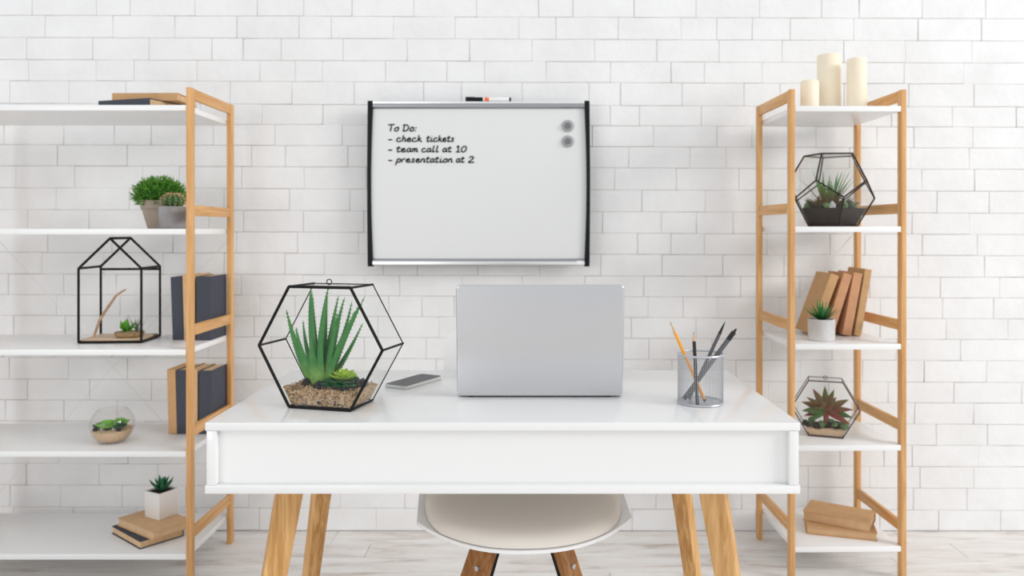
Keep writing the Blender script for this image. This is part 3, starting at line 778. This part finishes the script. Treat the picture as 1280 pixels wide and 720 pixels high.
def hex_fill(a, h, dp, z0, s0, s1, inset=.004, bumps=0, seed=1, nx=14, ny=6, amp=.004):
    """trapezoid-section filling between heights s0 and s1 with an uneven top"""
    q = random.Random(seed)
    w = lambda z: a/2+(a/2)*(z/(h/2))-inset*1.2
    V = []; Fc = []; y0, y1 = -dp/2+inset, dp/2-inset
    top = []
    for j in range(ny+1):
        for i in range(nx+1):
            u = -1+2*i/nx; z = s1+q.uniform(-amp, amp)
            top.append(len(V)); V.append((u*w(min(z, s1)), y0+(y1-y0)*j/ny, z0+z))
    ix = lambda i, j: j*(nx+1)+i
    for j in range(ny):
        for i in range(nx): Fc.append((ix(i, j), ix(i+1, j), ix(i+1, j+1), ix(i, j+1)))
    loop = [ix(i, 0) for i in range(nx+1)]+[ix(nx, j) for j in range(1, ny+1)]+[ix(i, ny) for i in range(nx-1, -1, -1)]+[ix(0, j) for j in range(ny-1, 0, -1)]
    n0 = len(V); k = w(s0)/w(s1)
    for l in loop: V.append((V[l][0]*k, V[l][1], z0+s0))
    m = len(loop)
    for i in range(m): Fc.append((loop[i], n0+i, n0+(i+1) % m, loop[(i+1) % m]))
    Fc.append(tuple(n0+i for i in range(m-1, -1, -1)))
    return MB().add(V, Fc), w
# --- big one on the desk
A, H, DP = .148, .262, .107
vR, vL = Vector((-.383, 1.668)), Vector((-.526, 1.705))
ang = math.atan2(vR.y-vL.y, vR.x-vL.x)
mid = (vR+vL)/2+Vector((-math.sin(ang), math.cos(ang)))*DP/2
tt = thing('hexagon_terrarium', 'large black framed hexagonal glass terrarium with aloe on the desk', 'terrarium', (mid.x, mid.y, DT), ang)
z0 = hex_frame(tt, A, H, DP, .0034, .0014, .0026, M_BLACK, M_GLASS)
sv, wf = hex_fill(A, H, DP, z0, .004, .040, .0045, seed=2, amp=.003)
obj('gravel', sv, M_SAND, tt)
pb = MB(); q = random.Random(12)
for i in range(900):
    if i % 2:
        z = q.uniform(.005, .040); x = q.uniform(-1, 1)*(wf(z)-.003); y = -DP/2+.0048
    else:
        x = q.uniform(-1, 1)*(wf(.04)-.004); y = q.uniform(-DP/2+.005, DP/2-.006); z = .041+q.uniform(-.002, .004)
    pb.octa((x, y, z0+z), q.uniform(.0015, .0029), q)
o = obj('pebbles', pb, granular('pebble_mix', [(.42, .26, .13), (.56, .39, .23), (.27, .16, .08), (.64, .49, .33), (.11, .07, .045), (.48, .32, .18)], 120, bump=0), tt); o['kind'] = 'stuff'
for k, (x, y, z, r) in enumerate(((-.050, -.022, .046, .011), (-.012, -.036, .044, .012), (-.004, -.034, .047, .009), (.062, -.032, .047, .012), (.052, -.042, .044, .009), (.072, -.020, .052, .012), (.082, -.01, .05, .011), (.030, -.034, .046, .009), (-.056, .012, .046, .012),
                                   (-.055, -.0475, .014, .004), (-.004, -.0478, .011, .005), (.034, -.0475, .009, .004), (.042, -.0475, .009, .004))):
    obj('stone', MB().blob((x, y, z0+z), r, 40+k, .22), M_LAVA, tt, smooth=True)
# aloe: thick serrated leaves, local frame of the terrarium
M_ALOE = leafm('aloe_green', (.26, .42, .08), (.045, .215, .05), 'Z', .035, .098, .4)
al = bpy.data.objects.new('aloe_plant', None); COL.objects.link(al); al.parent = tt
def aloe_leaf(base, tip, bulge, w, seed):
    b, tp = Vector(base), Vector(tip); q = random.Random(seed); n = 12
    ctrl = (b+tp)/2+Vector(bulge); pts = []; wid = []; tk = []
    for i in range(n+1):
        s = i/n; pts.append(b*(1-s)**2+ctrl*2*s*(1-s)+tp*s*s)
        k = (1-s)**.7*(.85+.15*math.sin(PI*s)); wid.append(max(.0007, w*k)); tk.append(max(.0006, w*.75*k))
    side = Vector((1, .25*q.uniform(-1, 1), 0))
    mb = MB().blade(pts, wid, tk, side)
    for i in range(2, n):        # marginal teeth
        t_ = (pts[i+1]-pts[i-1]).normalized(); sd = (side.normalized()-t_*side.normalized().dot(t_)).normalized()
        for sg in (-1, 1):
            for hh in (0, .5):
                p = pts[i]*(1-hh)+pts[min(i+1, n)]*hh; wv = wid[i]*(1-hh)+wid[min(i+1, n)]*hh
                p = p+sd*sg*wv*.92
                mb.add([p-t_*.0015, p+t_*.0012, p+sd*sg*.0036+t_*.0018], [(0, 1, 2)])
    obj('leaf', mb, M_ALOE, al, smooth=True, angle=70)
bx, bz = -.024, z0+.046
kk = 1.0
for k, (x0, x1, z1, y1, bu, w) in enumerate((
    (-.016, -.076, .208, -.022, (-.010, 0, -.022), .0125), (-.010, -.034, .255, .010, (-.018, 0, 0), .0125), (-.004, -.018, .250, -.012, (-.012, 0, 0), .0120),
    (.002, .019, .262, -.004, (-.014, 0, .01), .0115), (.006, .044, .234, .022, (-.004, 0, .0), .0105), (.008, .034, .238, .012, (-.006, 0, 0), .0110),
    (.012, .060, .224, .026, (.010, 0, -.01), .0105), (.014, .094, .222, -.004, (-.016, 0, -.024), .0115), (.016, .090, .237, .03, (-.014, 0, -.016), .008), (.018, .090, .178, .020, (0, 0, -.02), .0095),
    (-.014, -.058, .180, .018, (-.014, 0, -.014), .010), (.004, .000, .236, .024, (-.004, 0, 0), .0105), (.012, .050, .205, -.022, (.006, -.004, -.008), .0105), (.016, .074, .205, .012, (-.004, 0, -.016), .0095), (-.012, -.048, .170, -.028, (-.012, -.004, -.006), .0115), (.016, .062, .150, -.03, (.006, -.004, -.012), .010),
    (-.006, -.012, .150, -.026, (-.004, -.008, 0), .014), (.006, .012, .175, -.03, (.004, -.008, 0), .0125), (-.010, -.040, .235, .03, (-.008, 0, 0), .010), (.010, .028, .18, .03, (0, 0, 0), .011))):
    aloe_leaf((bx+x0*.55, (-.012 if y1 < 0 else .002), bz-.006), (bx+x1, y1, z0+z1), bu, w*1.02, 70+k)
obj('base_clump', MB().lathe([(0, -.008), (.013, -.008), (.021, .002), (.024, .014), (.021, .028), (.012, .04), (0, .042)], 18, (bx, -.006, bz-.002)), M_ALOE, al, smooth=True)
# rosette succulents
ec = bpy.data.objects.new('succulent', None); COL.objects.link(ec); ec.parent = tt
M_YG = leafm('lime_leaf', (.22, .42, .03), (.52, .66, .10), 'Z', .055, .09, .4)
M_EG = leafm('emerald_leaf', (.010, .055, .018), (.02, .15, .05), 'Z', .045, .075, .4)
rosette(ec, (.036, -.012, z0+.052), [(11, .036, 74, 52, 0), (9, .034, 50, 34, .3), (6, .028, 24, 12, .1)], M_YG, .0085, .0035, 15, 'rose')
rosette(ec, (.036, -.020, z0+.044), [(12, .050, 84, 76, .15), (11, .044, 74, 64, .4)], M_EG, .0115, .005, 16, 'rose')

# --- small one on the right unit
A2, H2, DP2 = .108, .186, .08
vL, vR = Vector((.947, 2.648)), Vector((1.0487, 2.612)); ang = math.atan2(vR.y-vL.y, vR.x-vL.x)
mid = (vR+vL)/2+Vector((-math.sin(ang), math.cos(ang)))*DP2/2
t2 = thing('small_hexagon_terrarium', 'small bronze framed hexagonal terrarium with a red and green succulent', 'terrarium', (mid.x, mid.y, TR[3]), ang)
z0 = hex_frame(t2, A2, H2, DP2, .0021, .0013, .0017, M_PEWTER, M_GLASS)
sv, wf = hex_fill(A2, H2, DP2, z0, .003, .022, .004, seed=4, amp=.003); obj('sand', sv, M_FSAND, t2)
q = random.Random(21)
for k in range(16):
    x = -.062+.124*((k*7) % 16)/15; 
    obj('moss_clump', MB().blob((x, q.uniform(-.025, .022), z0+.031+q.uniform(0, .008)), q.uniform(.010, .015), 60+k, .3), M_MOSS if k % 4 else M_SOIL, t2, smooth=True)
M_RG = leafm('red_green_leaf', (.22, .05, .035), (.09, .17, .035), 'Z', .07, .17)
M_GR = leafm('green_red_leaf', (.06, .14, .03), (.22, .07, .04), 'Z', .07, .16)
su = bpy.data.objects.new('succulent', None); COL.objects.link(su); su.parent = t2
cc = (.002, -.006, z0+.080)
obj('stem', MB().tube([(0, 0, z0+.022), (0, -.004, z0+.05), cc], .006, 8), M_MOSS, su, smooth=True)
for k, (adeg, L, wl, fw) in enumerate(((178, .078, .016, -.4), (160, .084, .016, .2), (140, .082, .015, -.2), (118, .090, .016, .3), (92, .092, .015, .4), (72, .086, .014, .3), (62, .070, .014, -.3), (35, .088, .017, .0), (12, .088, .014, -.3),
                                       (-12, .084, .016, .2), (-26, .080, .015, -.3), (198, .070, .015, .3), (212, .064, .013, -.5), (105, .055, .015, -.8), (55, .05, .014, -.9), (150, .05, .014, -.9), (0, .046, .014, -1.0), (270, .035, .012, -1.0))):
    a = R(adeg); dirv = Vector((math.cos(a), fw*.6, math.sin(a)*.92+.1)).normalized()
    pts = []; wid = []; tk = []
    for i in range(8):
        s = i/7; pts.append(Vector(cc)+dirv*L*1.04*s+Vector((0, -.01*s*(1-s), -.012*s*s))); w_ = max(.02, math.sin(PI*(.10+.90*s)**.85)); wid.append(wl*.78*w_); tk.append(.004*w_)
    sd = dirv.cross(Vector((0, 1, 0))).normalized(); sd = (sd+Vector((0, q.uniform(-.5, .5), 0))).normalized()
    obj('leaf', MB().blade(pts, wid, tk, sd), M_RG if k % 3 else M_GR, su, smooth=True, angle=70)

# ------------------------------------------------------------------ faceted (dodecahedron) terrarium
pt = thing('faceted_terrarium', 'faceted dark metal globe terrarium with air plants on the right unit', 'terrarium', (PX(1041, 2.68), 2.70, TR[1]), R(32))
phi = (1+5**.5)/2
raw = [Vector((x, y, z)) for x in (-1, 1) for y in (-1, 1) for z in (-1, 1)]
for s1 in (-1, 1):
    for s2 in (-1, 1):
        raw += [Vector((0, s1/phi, s2*phi)), Vector((s1/phi, s2*phi, 0)), Vector((s1*phi, 0, s2/phi))]
nrm = Vector((0, phi, 1)).normalized()                     # a face normal (an icosahedron vertex direction)
q3 = nrm.rotation_difference(Vector((0, 0, -1)))
V = [q3 @ v for v in raw]; zmin = min(v.z for v in V)
sc = .1315/phi**0/1.732*1.0
SX, SZ = sc*1.08, sc*1.165
V = [Vector((v.x*SX, v.y*SX, (v.z-zmin)*SZ+.003)) for v in V]
el = min((raw[0]-w).length for w in raw[1:])
E = [(i, j) for i in range(20) for j in range(i+1, 20) if abs((raw[i]-raw[j]).length-el) < .01]
for i, j in E: obj('frame_bar', MB().tube([V[i], V[j]], .0028, 8), M_DARKM, pt, smooth=True)
faces = []
for s1 in (-1, 1):
    for s2 in (-1, 1): faces += [Vector((0, s1*phi, s2)), Vector((s1*phi, s2, 0)), Vector((s1, 0, s2*phi))]
cen = sum(V, Vector())/20
for fn in faces:
    ids = sorted(range(20), key=lambda i: -raw[i].dot(fn))[:5]
    c = sum((V[i] for i in ids), Vector())/5
    n = (c-cen).normalized(); u = (V[ids[0]]-c).normalized(); w_ = n.cross(u)
    ids.sort(key=lambda i: math.atan2((V[i]-c).dot(w_), (V[i]-c).dot(u)))
    if c.z < .01:
        obj('base_plate', MB().prism([c+(V[i]-c)*.98 for i in ids], n*-.002), M_DARKM, pt)
    else:
        obj('pane', MB().prism([c+(V[i]-c)*.97 for i in ids], n*-.0012), M_GLASS2, pt)
# filling: slices of the solid, shrunk a little
def hull(pts):
    bm = bmesh.new()
    for p in pts: bm.verts.new(p)
    r = bmesh.ops.convex_hull(bm, input=bm.verts)
    bmesh.ops.delete(bm, geom=[g for g in r['geom_interior'] if isinstance(g, bmesh.types.BMVert)], context='VERTS')
    bm.verts.index_update(); vs = [v.co.copy() for v in bm.verts]; fs = [tuple(v.index for v in f.verts) for f in bm.faces]; bm.free()
    return MB().add(vs, fs)
low = sorted(V, key=lambda v: v.z)
b5, m5 = low[:5], low[5:10]
lv = .062
def cut(b):
    m = min(m5, key=lambda v: (v.xy-b.xy).length); s = (lv-b.z)/(m.z-b.z); return b.lerp(m, s)
ringp = [cut(b) for b in b5]
ctr = Vector((0, 0, 0))
def shr(p, k=.955): return Vector((p.x*k, p.y*k, p.z))
obj('soil', hull([shr(Vector((p.x, p.y, .006))) for p in b5]+[shr(p) for p in ringp]+[Vector((0, 0, lv+.006))]), M_SOIL, pt)
M_AIR = leafm('air_plant_leaf', (.26, .05, .04), (.07, .27, .06), 'Z', .07, .14)
M_AIR2 = leafm('olive_leaf', (.13, .07, .03), (.09, .12, .03), 'Z', .06, .13)
q = random.Random(31)
for k in range(24):
    az = 2*PI*k/24+q.uniform(-.2, .2); ln = q.uniform(4, 32)
    leaf(pt, (-.004+.016*math.cos(az), .005+.016*math.sin(az), lv+.002), az, R(ln), R(ln*1.5), q.uniform(.095, .15), .0072, .003, M_AIR, 7, 'spear')
for k in range(14):
    az = 2*PI*k/14; rr = .058+.016*(k % 3)/2
    obj('moss_clump', MB().blob((rr*math.cos(az), rr*math.sin(az), lv+.010), q.uniform(.013, .018), 120+k, .3), M_SOIL if k % 3 == 0 else M_MOSS, pt, smooth=True)
for k in range(44):
    x, y = q.uniform(-.085, .085), q.uniform(-.07, .05); az = math.atan2(y, x)+q.uniform(-1, 1)
    if math.hypot(x, y) > .082: x *= .7; y *= .7
    leaf(pt, (x*.8, y*.8, lv-.004), az, R(q.uniform(20, 60)), R(q.uniform(45, 85)), q.uniform(.045, .07), .0075, .003, M_AIR2 if k % 3 else M_MOSS, 5, 'lance')
for k, (x, y, r) in enumerate(((-.05, -.045, .014), (.055, -.03, .016), (.03, -.055, .012), (.066, .01, .013), (-.065, 0, .015))):
    obj('stone', MB().blob((x, y, lv+.008), r, 80+k, .25), M_CONC if k in (0, 1) else M_LAVA, pt, smooth=True)

# ------------------------------------------------------------------ candles
def candle(px, d, r, h, label, seed):
    t = thing('candle', label, 'candle', (PX(px, d), d, TR[0]), 0, 'pillar candles on the top right shelf')
    obj('wax', MB().lathe([(0, 0), (r-.001, 0), (r, .001), (r, h-.004), (r-.003, h), (r-.006, h-.001), (r*.4, h-.006), (0, h-.007)], 40), M_WAX, t, smooth=True, angle=60)
    obj('wick', MB().tube([(0, 0, h-.008), (.0006, 0, h-.002), (.002, .0005, h+.001)], .0011, 6), M_WICK, t)
candle(1012, 2.64, .0300, .101, 'shortest ivory pillar candle on the top right shelf', 1)
candle(1036.5, 2.72, .0405, .206, 'tallest and widest ivory pillar candle between the other two', 2)
candle(1071, 2.64, .0325, .175, 'slim ivory pillar candle of middle height nearest the right post', 3)

# ------------------------------------------------------------------ laptop
lw, lh = .384, .262
ly = 1.806
lp = thing('laptop', 'silver laptop standing open on the desk with its back to the viewer', 'laptop', (PX(675, ly), ly, DT))
def rrect(w, h, r, n=6):
    pts = []
    for cx, cy, a0 in ((w/2-r, h-r, 0), (-w/2+r, h-r, 90), (-w/2+r, r, 180), (w/2-r, r, 270)):
        for i in range(n+1):
            a = R(a0+90*i/n); pts.append((cx+r*math.cos(a), cy+r*math.sin(a)))
    return pts
th = R(7.5)                                               # lid leans towards the viewer
up = Vector((0, -math.sin(th), math.cos(th))); bk = Vector((0, math.cos(th), math.sin(th)))
o0 = Vector((0, 0, .0045))
obj('lid', MB().prism([o0+Vector((x, 0, 0))+up*z for x, z in rrect(lw, lh, .011)], bk*.0075), M_LAPTOP, lp, bevel=.0032, seg=4)
obj('screen', MB().prism([o0+bk*.0076+Vector((x, 0, 0))+up*(z+.020) for x, z in rrect(lw-.014, lh-.028, .006)], bk*.0008), M_BPLASTIC, lp)
obj('base', MB().prism([Vector((x, .0125+z, .0022)) for x, z in rrect(lw, .250, .011)], (0, 0, .0085)), M_LAPTOP, lp, bevel=.002)
obj('hinge', MB().tube([(-lw*.4, .0135, .0105), (lw*.4, .0135, .0105)], .0032, 10), M_BPLASTIC, lp, smooth=True)
for x in (-.16, .16):
    for y in (.02, .235): obj('foot', MB().lathe([(0, 0), (.006, 0), (.006, .0022), (0, .0022)], 12, (x, y, 0)), M_BPLASTIC, lp)
kb = MB()
for r_ in range(5):
    for c_ in range(14): kb.box(-.145+c_*.0208, -.145+c_*.0208+.017, .04+r_*.0205, .04+r_*.0205+.0165, .0107, .0119)
o = obj('keys', kb, M_BPLASTIC, lp); o['kind'] = 'stuff'
obj('touchpad', MB().box(-.055, .055, .165, .240, .0106, .0110), M_ALU, lp)

# ------------------------------------------------------------------ phone
ph = thing('smartphone', 'smartphone with a dark screen lying between terrarium and laptop', 'phone', (-.2935, 1.983, DT), R(62-90))
pw_, pl_ = .070, .158
obj('body', MB().prism([(x, z-pl_/2, 0.0) for x, z in rrect(pw_, pl_, .010)], (0, 0, .0080)), plain('phone_silver', (.72, .72, .70), .3, .4), ph, bevel=.002)
obj('screen', MB().prism([(x, z-(pl_-.005)/2, .0081) for x, z in rrect(pw_-.005, pl_-.005, .008)], (0, 0, .0006)), plain('phone_glass', (.035, .034, .040), .3, spec=.25), ph)

# ------------------------------------------------------------------ mesh pencil cup with its pencils
cx_, cy_ = PX(875.5, 1.757), 1.757
pc = thing('pencil_cup', 'silver wire mesh pencil cup on the right of the desk', 'pencil cup', (cx_, cy_, DT))
Rc, hc = .0500, .112
wires = MB(); n = 72
for k in range(n):
    a = 2*PI*k/n; c_, s_ = math.cos(a), math.sin(a); e = Vector((-s_, c_, 0))*.00026; o_ = Vector((c_, s_, 0))*.0003
    p0 = Vector((c_*Rc, s_*Rc, .004)); p1 = Vector((c_*Rc, s_*Rc, hc-.003))
    wires.add([p0-e-o_, p0+e-o_, p0+e+o_, p0-e+o_, p1-e-o_, p1+e-o_, p1+e+o_, p1-e+o_], [(0, 1, 5, 4), (1, 2, 6, 5), (2, 3, 7, 6), (3, 0, 4, 7)])
for j in range(25):
    z = .006+j*(hc-.010)/24
    wires.tube([(Rc*math.cos(2*PI*k/48), Rc*math.sin(2*PI*k/48), z) for k in range(48)], .0003, 4, closed=True)
o = obj('wire_mesh', wires, M_MESHW, pc); o['kind'] = 'stuff'
obj('rim', MB().tube([(Rc*math.cos(2*PI*k/48), Rc*math.sin(2*PI*k/48), hc-.002) for k in range(48)], .0026, 8, closed=True), M_RIM, pc, smooth=True)
obj('base_ring', MB().tube([(Rc*math.cos(2*PI*k/48), Rc*math.sin(2*PI*k/48), .0027) for k in range(48)], .0026, 8, closed=True), M_RIM, pc, smooth=True)
obj('base_disc', MB().lathe([(0, .0012), (Rc-.001, .0012), (Rc-.001, .0026), (0, .0026)], 40), M_MESHW, pc)
def pencil(name, label, cat, tip, bot, r, segs, nsides):
    """segs: (fraction from bottom start, end, radius factor start, end, material, part name)"""
    t = thing(name, label, cat, bot, 0, 'writing tools in the mesh cup')
    ax = Vector(tip)-Vector(bot)
    for s0, s1, f0, f1, m, pn in segs:
        obj(pn, MB().tube([ax*s0, ax*s1], [r*f0, r*f1], nsides), m, t, smooth=nsides > 6)
M_OR = plain('orange_paint', (.90, .36, .015), .35); M_RAW = plain('raw_cedar', (.66, .42, .24), .7); M_GRAPH = plain('graphite', (.06, .06, .065), .4)
M_BPAINT = plain('black_paint', (.012, .012, .014), .3); M_PEN = plain('grey_barrel', (.10, .102, .11), .4)
zb = DT+.0035
def tipw(px, py, d): return (PX(px, d), d, PZ(py, d))
pencil('orange_pencil', 'sharpened orange pencil leaning left in the mesh cup', 'pencil', tipw(837.5, 402, 1.745), (cx_+.006, cy_-.022, zb+.004), .0036, [(0, .035, 1, 1, M_GRAPH, 'end_cap'), (.035, .86, 1, 1, M_OR, 'barrel'), (.86, .965, 1, .3, M_RAW, 'cone'), (.965, 1, .3, .06, M_GRAPH, 'point')], 6)
pencil('black_pencil', 'short black pencil standing upright in the mesh cup', 'pencil', tipw(867, 414.5, 1.722), (cx_-.0145, cy_-.034, zb), .0039, [(0, .87, 1, 1, M_BPAINT, 'barrel'), (.87, .97, 1, .3, M_RAW, 'cone'), (.97, 1, .3, .06, M_GRAPH, 'point')], 6)
pencil('grey_pen', 'slim dark grey pen with a pointed tip leaning right in the cup', 'pen', tipw(906.5, 402, 1.785), (cx_-.022, cy_+.019, zb+.001), .0040, [(0, .84, 1, 1, M_PEN, 'barrel'), (.84, .97, 1, .35, M_BPAINT, 'cap'), (.97, 1, .35, .1, M_BPAINT, 'tip')], 12)
pencil('grey_marker', 'thick grey marker with a black cap leaning furthest right in the cup', 'marker', tipw(920.5, 411, 1.762), (cx_-.039, cy_-.007, zb+.006), .0055, [(0, .05, .9, .95, M_BPAINT, 'end_plug'), (.05, .84, .95, .95, M_PEN, 'barrel'), (.84, .955, 1.05, 1.0, M_BPAINT, 'cap'), (.955, .985, .5, .5, M_BPAINT, 'cap_end'), (.985, 1, .35, .3, M_BPAINT, 'clip')], 14)

# ------------------------------------------------------------------ whiteboard
db = 2.885                                                  # depth of the writing face
X = lambda p: PX(p, db); Z = lambda p: PZ(p, db)
wb = thing('whiteboard', 'whiteboard with handwritten to do list, black sides and aluminium rails', 'whiteboard', (X(598.5), db, Z(331)))
ox, oz = X(598.5), Z(331)
x0, x1, zt, zb_ = X(463)-ox, X(734.5)-ox, Z(130)-oz, Z(330)-oz
obj('board_panel', MB().box(x0, x1, 0, .012, zb_, zt), M_BOARD, wb)
def rail(zl, zh, flip):
    pr = [(.012, zl), (-.003, zl), (-.010, zl+(zh-zl)*.25), (-.011, zl+(zh-zl)*.6), (-.006, zh), (.012, zh)]
    if flip: pr = [(y, zl+zh-z) for y, z in pr]
    return MB().prism([(x0, y, z) for y, z in pr], (x1-x0, 0, 0))
obj('top_rail', rail(Z(136)-oz, Z(127.6)-oz, False), M_ALU, wb, smooth=True)
obj('bottom_rail', rail(Z(331.6)-oz, Z(323.2)-oz, True), M_ALU, wb, smooth=True)
obj('rail_highlight', MB().box(x0+.001, x1-.001, -.0118, .010, Z(129.9)-oz, Z(127.4)-oz), M_ALU_HI, wb, bevel=.001)  # highlight along the top rail, put in as a pale strip
obj('rail_highlight', MB().box(x0+.001, x1-.001, -.0122, .010, Z(331.0)-oz, Z(326.8)-oz), M_ALU_HI, wb, bevel=.001)  # same painted highlight on the bottom rail, darker metal left above it
for s in (-1, 1):
    pts = []
    N_ = 14
    xo = (X(459.6) if s < 0 else X(737.4))-ox
    for i in range(N_+1):
        v = i/N_; z = Z(333)-oz+(Z(126.5)-Z(333))*v
        wdt = (.0215-.0085*math.sin(PI*v)) ; pts.append((xo-s*0.0+(-s)*wdt, z))
    outer = [(xo-s*.002+s*.002*math.sin(PI*i/N_), Z(333)-oz+(Z(126.5)-Z(333))*i/N_) for i in range(N_, -1, -1)]
    poly = [(x, -.013, z) for x, z in pts+outer]
    obj('side_cap', MB().prism(poly, (0, .028, 0)), M_BPLASTIC, wb, bevel=.002)
obj('label_plate', MB().box(X(720.5)-ox, X(728.5)-ox, -.0136, -.0122, Z(330.2)-oz, Z(325.8)-oz), plain('label_white', (.9, .9, .9), .4), wb)
for x in (-.3, .3):
    for z in (.1, .5): obj('standoff', MB().box(x-.015, x+.015, .012, D-db+.001, z-.015, z+.015), M_BPLASTIC, wb)
# handwriting
G = {
 'c': [[(.85, .8), (.5, 1), (.12, .6), (.15, .15), (.5, 0), (1.0, .25)]],
 'h': [[(.42, 1.75), (.1, 0)], [(.17, .45), (.5, .95), (.8, .8), (.68, .12), (1.0, .15)]],
 'e': [[(.15, .5), (.72, .6), (.66, .97), (.25, .8), (.12, .25), (.5, 0), (1.0, .28)]],
 'k': [[(.42, 1.75), (.1, 0)], [(.85, 1), (.22, .48), (.6, .36), (.8, .02), (1.0, .12)]],
 't': [[(.5, 1.55), (.22, .2), (.42, 0), (.8, .2)], [(.02, 1.02), (.85, 1.12)]],
 'i': [[(.36, 1), (.2, .15), (.45, .03), (.7, .25)], [(.46, 1.42), (.50, 1.5)]],
 's': [[(.8, .85), (.5, 1), (.32, .7), (.62, .4), (.5, .04), (.02, .1)]],
 'a': [[(.85, .85), (.45, 1), (.1, .4), (.32, 0), (.7, .4), (.9, 1), (.76, .2), (1.08, .15)]],
 'm': [[(.2, 1), (.02, 0)], [(.1, .55), (.42, .98), (.55, .75), (.42, 0)], [(.48, .55), (.85, .98), (1.0, .75), (.88, .12), (1.2, .15)]],
 'l': [[(.5, 1.75), (.18, .2), (.35, 0), (.65, .2)]],
 'r': [[(.22, 1), (.02, 0)], [(.1, .5), (.42, .93), (.85, .92)]],
 'n': [[(.22, 1), (.02, 0)], [(.1, .5), (.5, .98), (.78, .8), (.66, .12), (1.0, .15)]],
 'o': [[(.55, 1), (.12, .6), (.2, .06), (.65, .1), (.88, .6), (.55, 1), (1.0, .92)]],
 'p': [[(.3, 1), (-.18, -.75)], [(.2, .55), (.6, 1), (.92, .6), (.5, .03), (.1, .15)]],
 'T': [[(0, 1.62), (1.25, 1.72)], [(.68, 1.65), (.42, 0)]],
 'D': [[(.38, 1.6), (.12, 0)], [(.1, 1.55), (.85, 1.6), (1.3, 1.0), (.85, .15), (.0, .02)]],
 ':': [[(.30, .72), (.38, 1.0)], [(.12, .0), (.20, .28)]],
 '-': [[(0, .5), (.95, .52)]],
 '1': [[(.15, 1.3), (.6, 1.6), (.38, 0)], [(0, 0), (.85, .02)]],
 '0': [[(.75, 1.6), (.2, 1.1), (.12, .25), (.5, 0), (1.0, .5), (1.1, 1.3), (.75, 1.6)]],
 '2': [[(.2, 1.25), (.6, 1.62), (1.0, 1.3), (.6, .65), (.02, 0), (1.1, .05)]],
}
ADV = {'i': .78, 'l': .78, 't': .88, 'm': 1.32, ':': .5, 'T': 1.2, 'D': 1.5, 'r': .92, '0': 1.3, 's': .98}
def smooth_path(p, n=5):
    if len(p) < 3: return p
    out = []
    for i in range(len(p)-1):
        a, b, c, d = p[max(0, i-1)], p[i], p[i+1], p[min(len(p)-1, i+2)]
        for k in range(n):
            t = k/n
            out.append(tuple(.5*((2*b[j])+(-a[j]+c[j])*t+(2*a[j]-5*b[j]+4*c[j]-d[j])*t*t+(-a[j]+3*b[j]-3*c[j]+d[j])*t**3) for j in (0, 1)))
    out.append(p[-1]); return out
def write(words, base_py, xh=4.6):
    mb = MB()
    for word, pa, pb in words:
        total = sum(ADV.get(c, 1.08) for c in word); sx = (pb-pa)/total; cur = 0
        for c in word:
            for st in G[c]:
                pts = [(X(pa+(cur+x)*sx)-ox, -.0004, Z(base_py-y*xh)-oz) for x, y in smooth_path(st)]
                mb.tube(pts, .0025, 5)
            cur += ADV.get(c, 1.08)
    obj('handwriting', mb, M_INK, wb)
write([('To', 485.5, 499.5), ('Do:', 503.5, 521)], 164, 4.9)
write([('-', 485.5, 491), ('check', 495.5, 528), ('tickets', 533, 568.5)], 177)
write([('-', 485.5, 491), ('team', 495.5, 523.5), ('call', 527, 549), ('at', 553, 565), ('10', 570, 584)], 190)
write([('-', 485.5, 491), ('presentation', 495.5, 566.5), ('at', 570, 581), ('2', 585.5, 592.5)], 203)
# magnets and marker
M_MAG = plain('grey_plastic', (.36, .37, .38), .4); M_MAGD = plain('dark_grey_plastic', (.17, .175, .185), .4)
for py, lb in ((157.5, 'upper round grey magnet at the top right of the whiteboard'), (176.8, 'lower round grey magnet at the top right of the whiteboard')):
    t = thing('magnet', lb, 'magnet', (X(709.8), db-.0006, Z(py)), 0, 'magnets on the whiteboard')
    t.rotation_euler = (PI/2, 0, 0)
    obj('disc', MB().lathe([(0, 0), (.0215, 0), (.022, .002), (.021, .006), (.016, .008), (0, .008)], 32), M_MAG, t, smooth=True)
    obj('knob', MB().lathe([(0, .0082), (.0105, .0082), (.0115, .010), (.0105, .014), (.004, .0145), (0, .0135)], 28), M_MAGD, t, smooth=True)
dm = db-.001
zz = Z(127.6)
mk = thing('whiteboard_marker', 'white marker with black cap and orange band lying on the whiteboard', 'marker', (PX(582, dm), dm, zz+.0098))
def mx(p): return PX(p, dm)-PX(582, dm)
def cyl(name, a, b, r, mat): obj(name, MB().tube([(mx(a), 0, 0), (mx(b), 0, 0)], r, 16), mat, mk, smooth=True, bevel=.0012)
cyl('cap', 582, 593.5, .0096, M_BPLASTIC); cyl('cap_collar', 593.6, 603.5, .0080, M_BPLASTIC)
cyl('barrel', 603.6, 636.5, .0072, plain('marker_white', (.86, .86, .85), .35))
cyl('band', 605.6, 611.4, .0075, plain('marker_orange', (.92, .17, .03), .4)); cyl('end_plug', 636.6, 638.8, .0076, M_BPLASTIC)
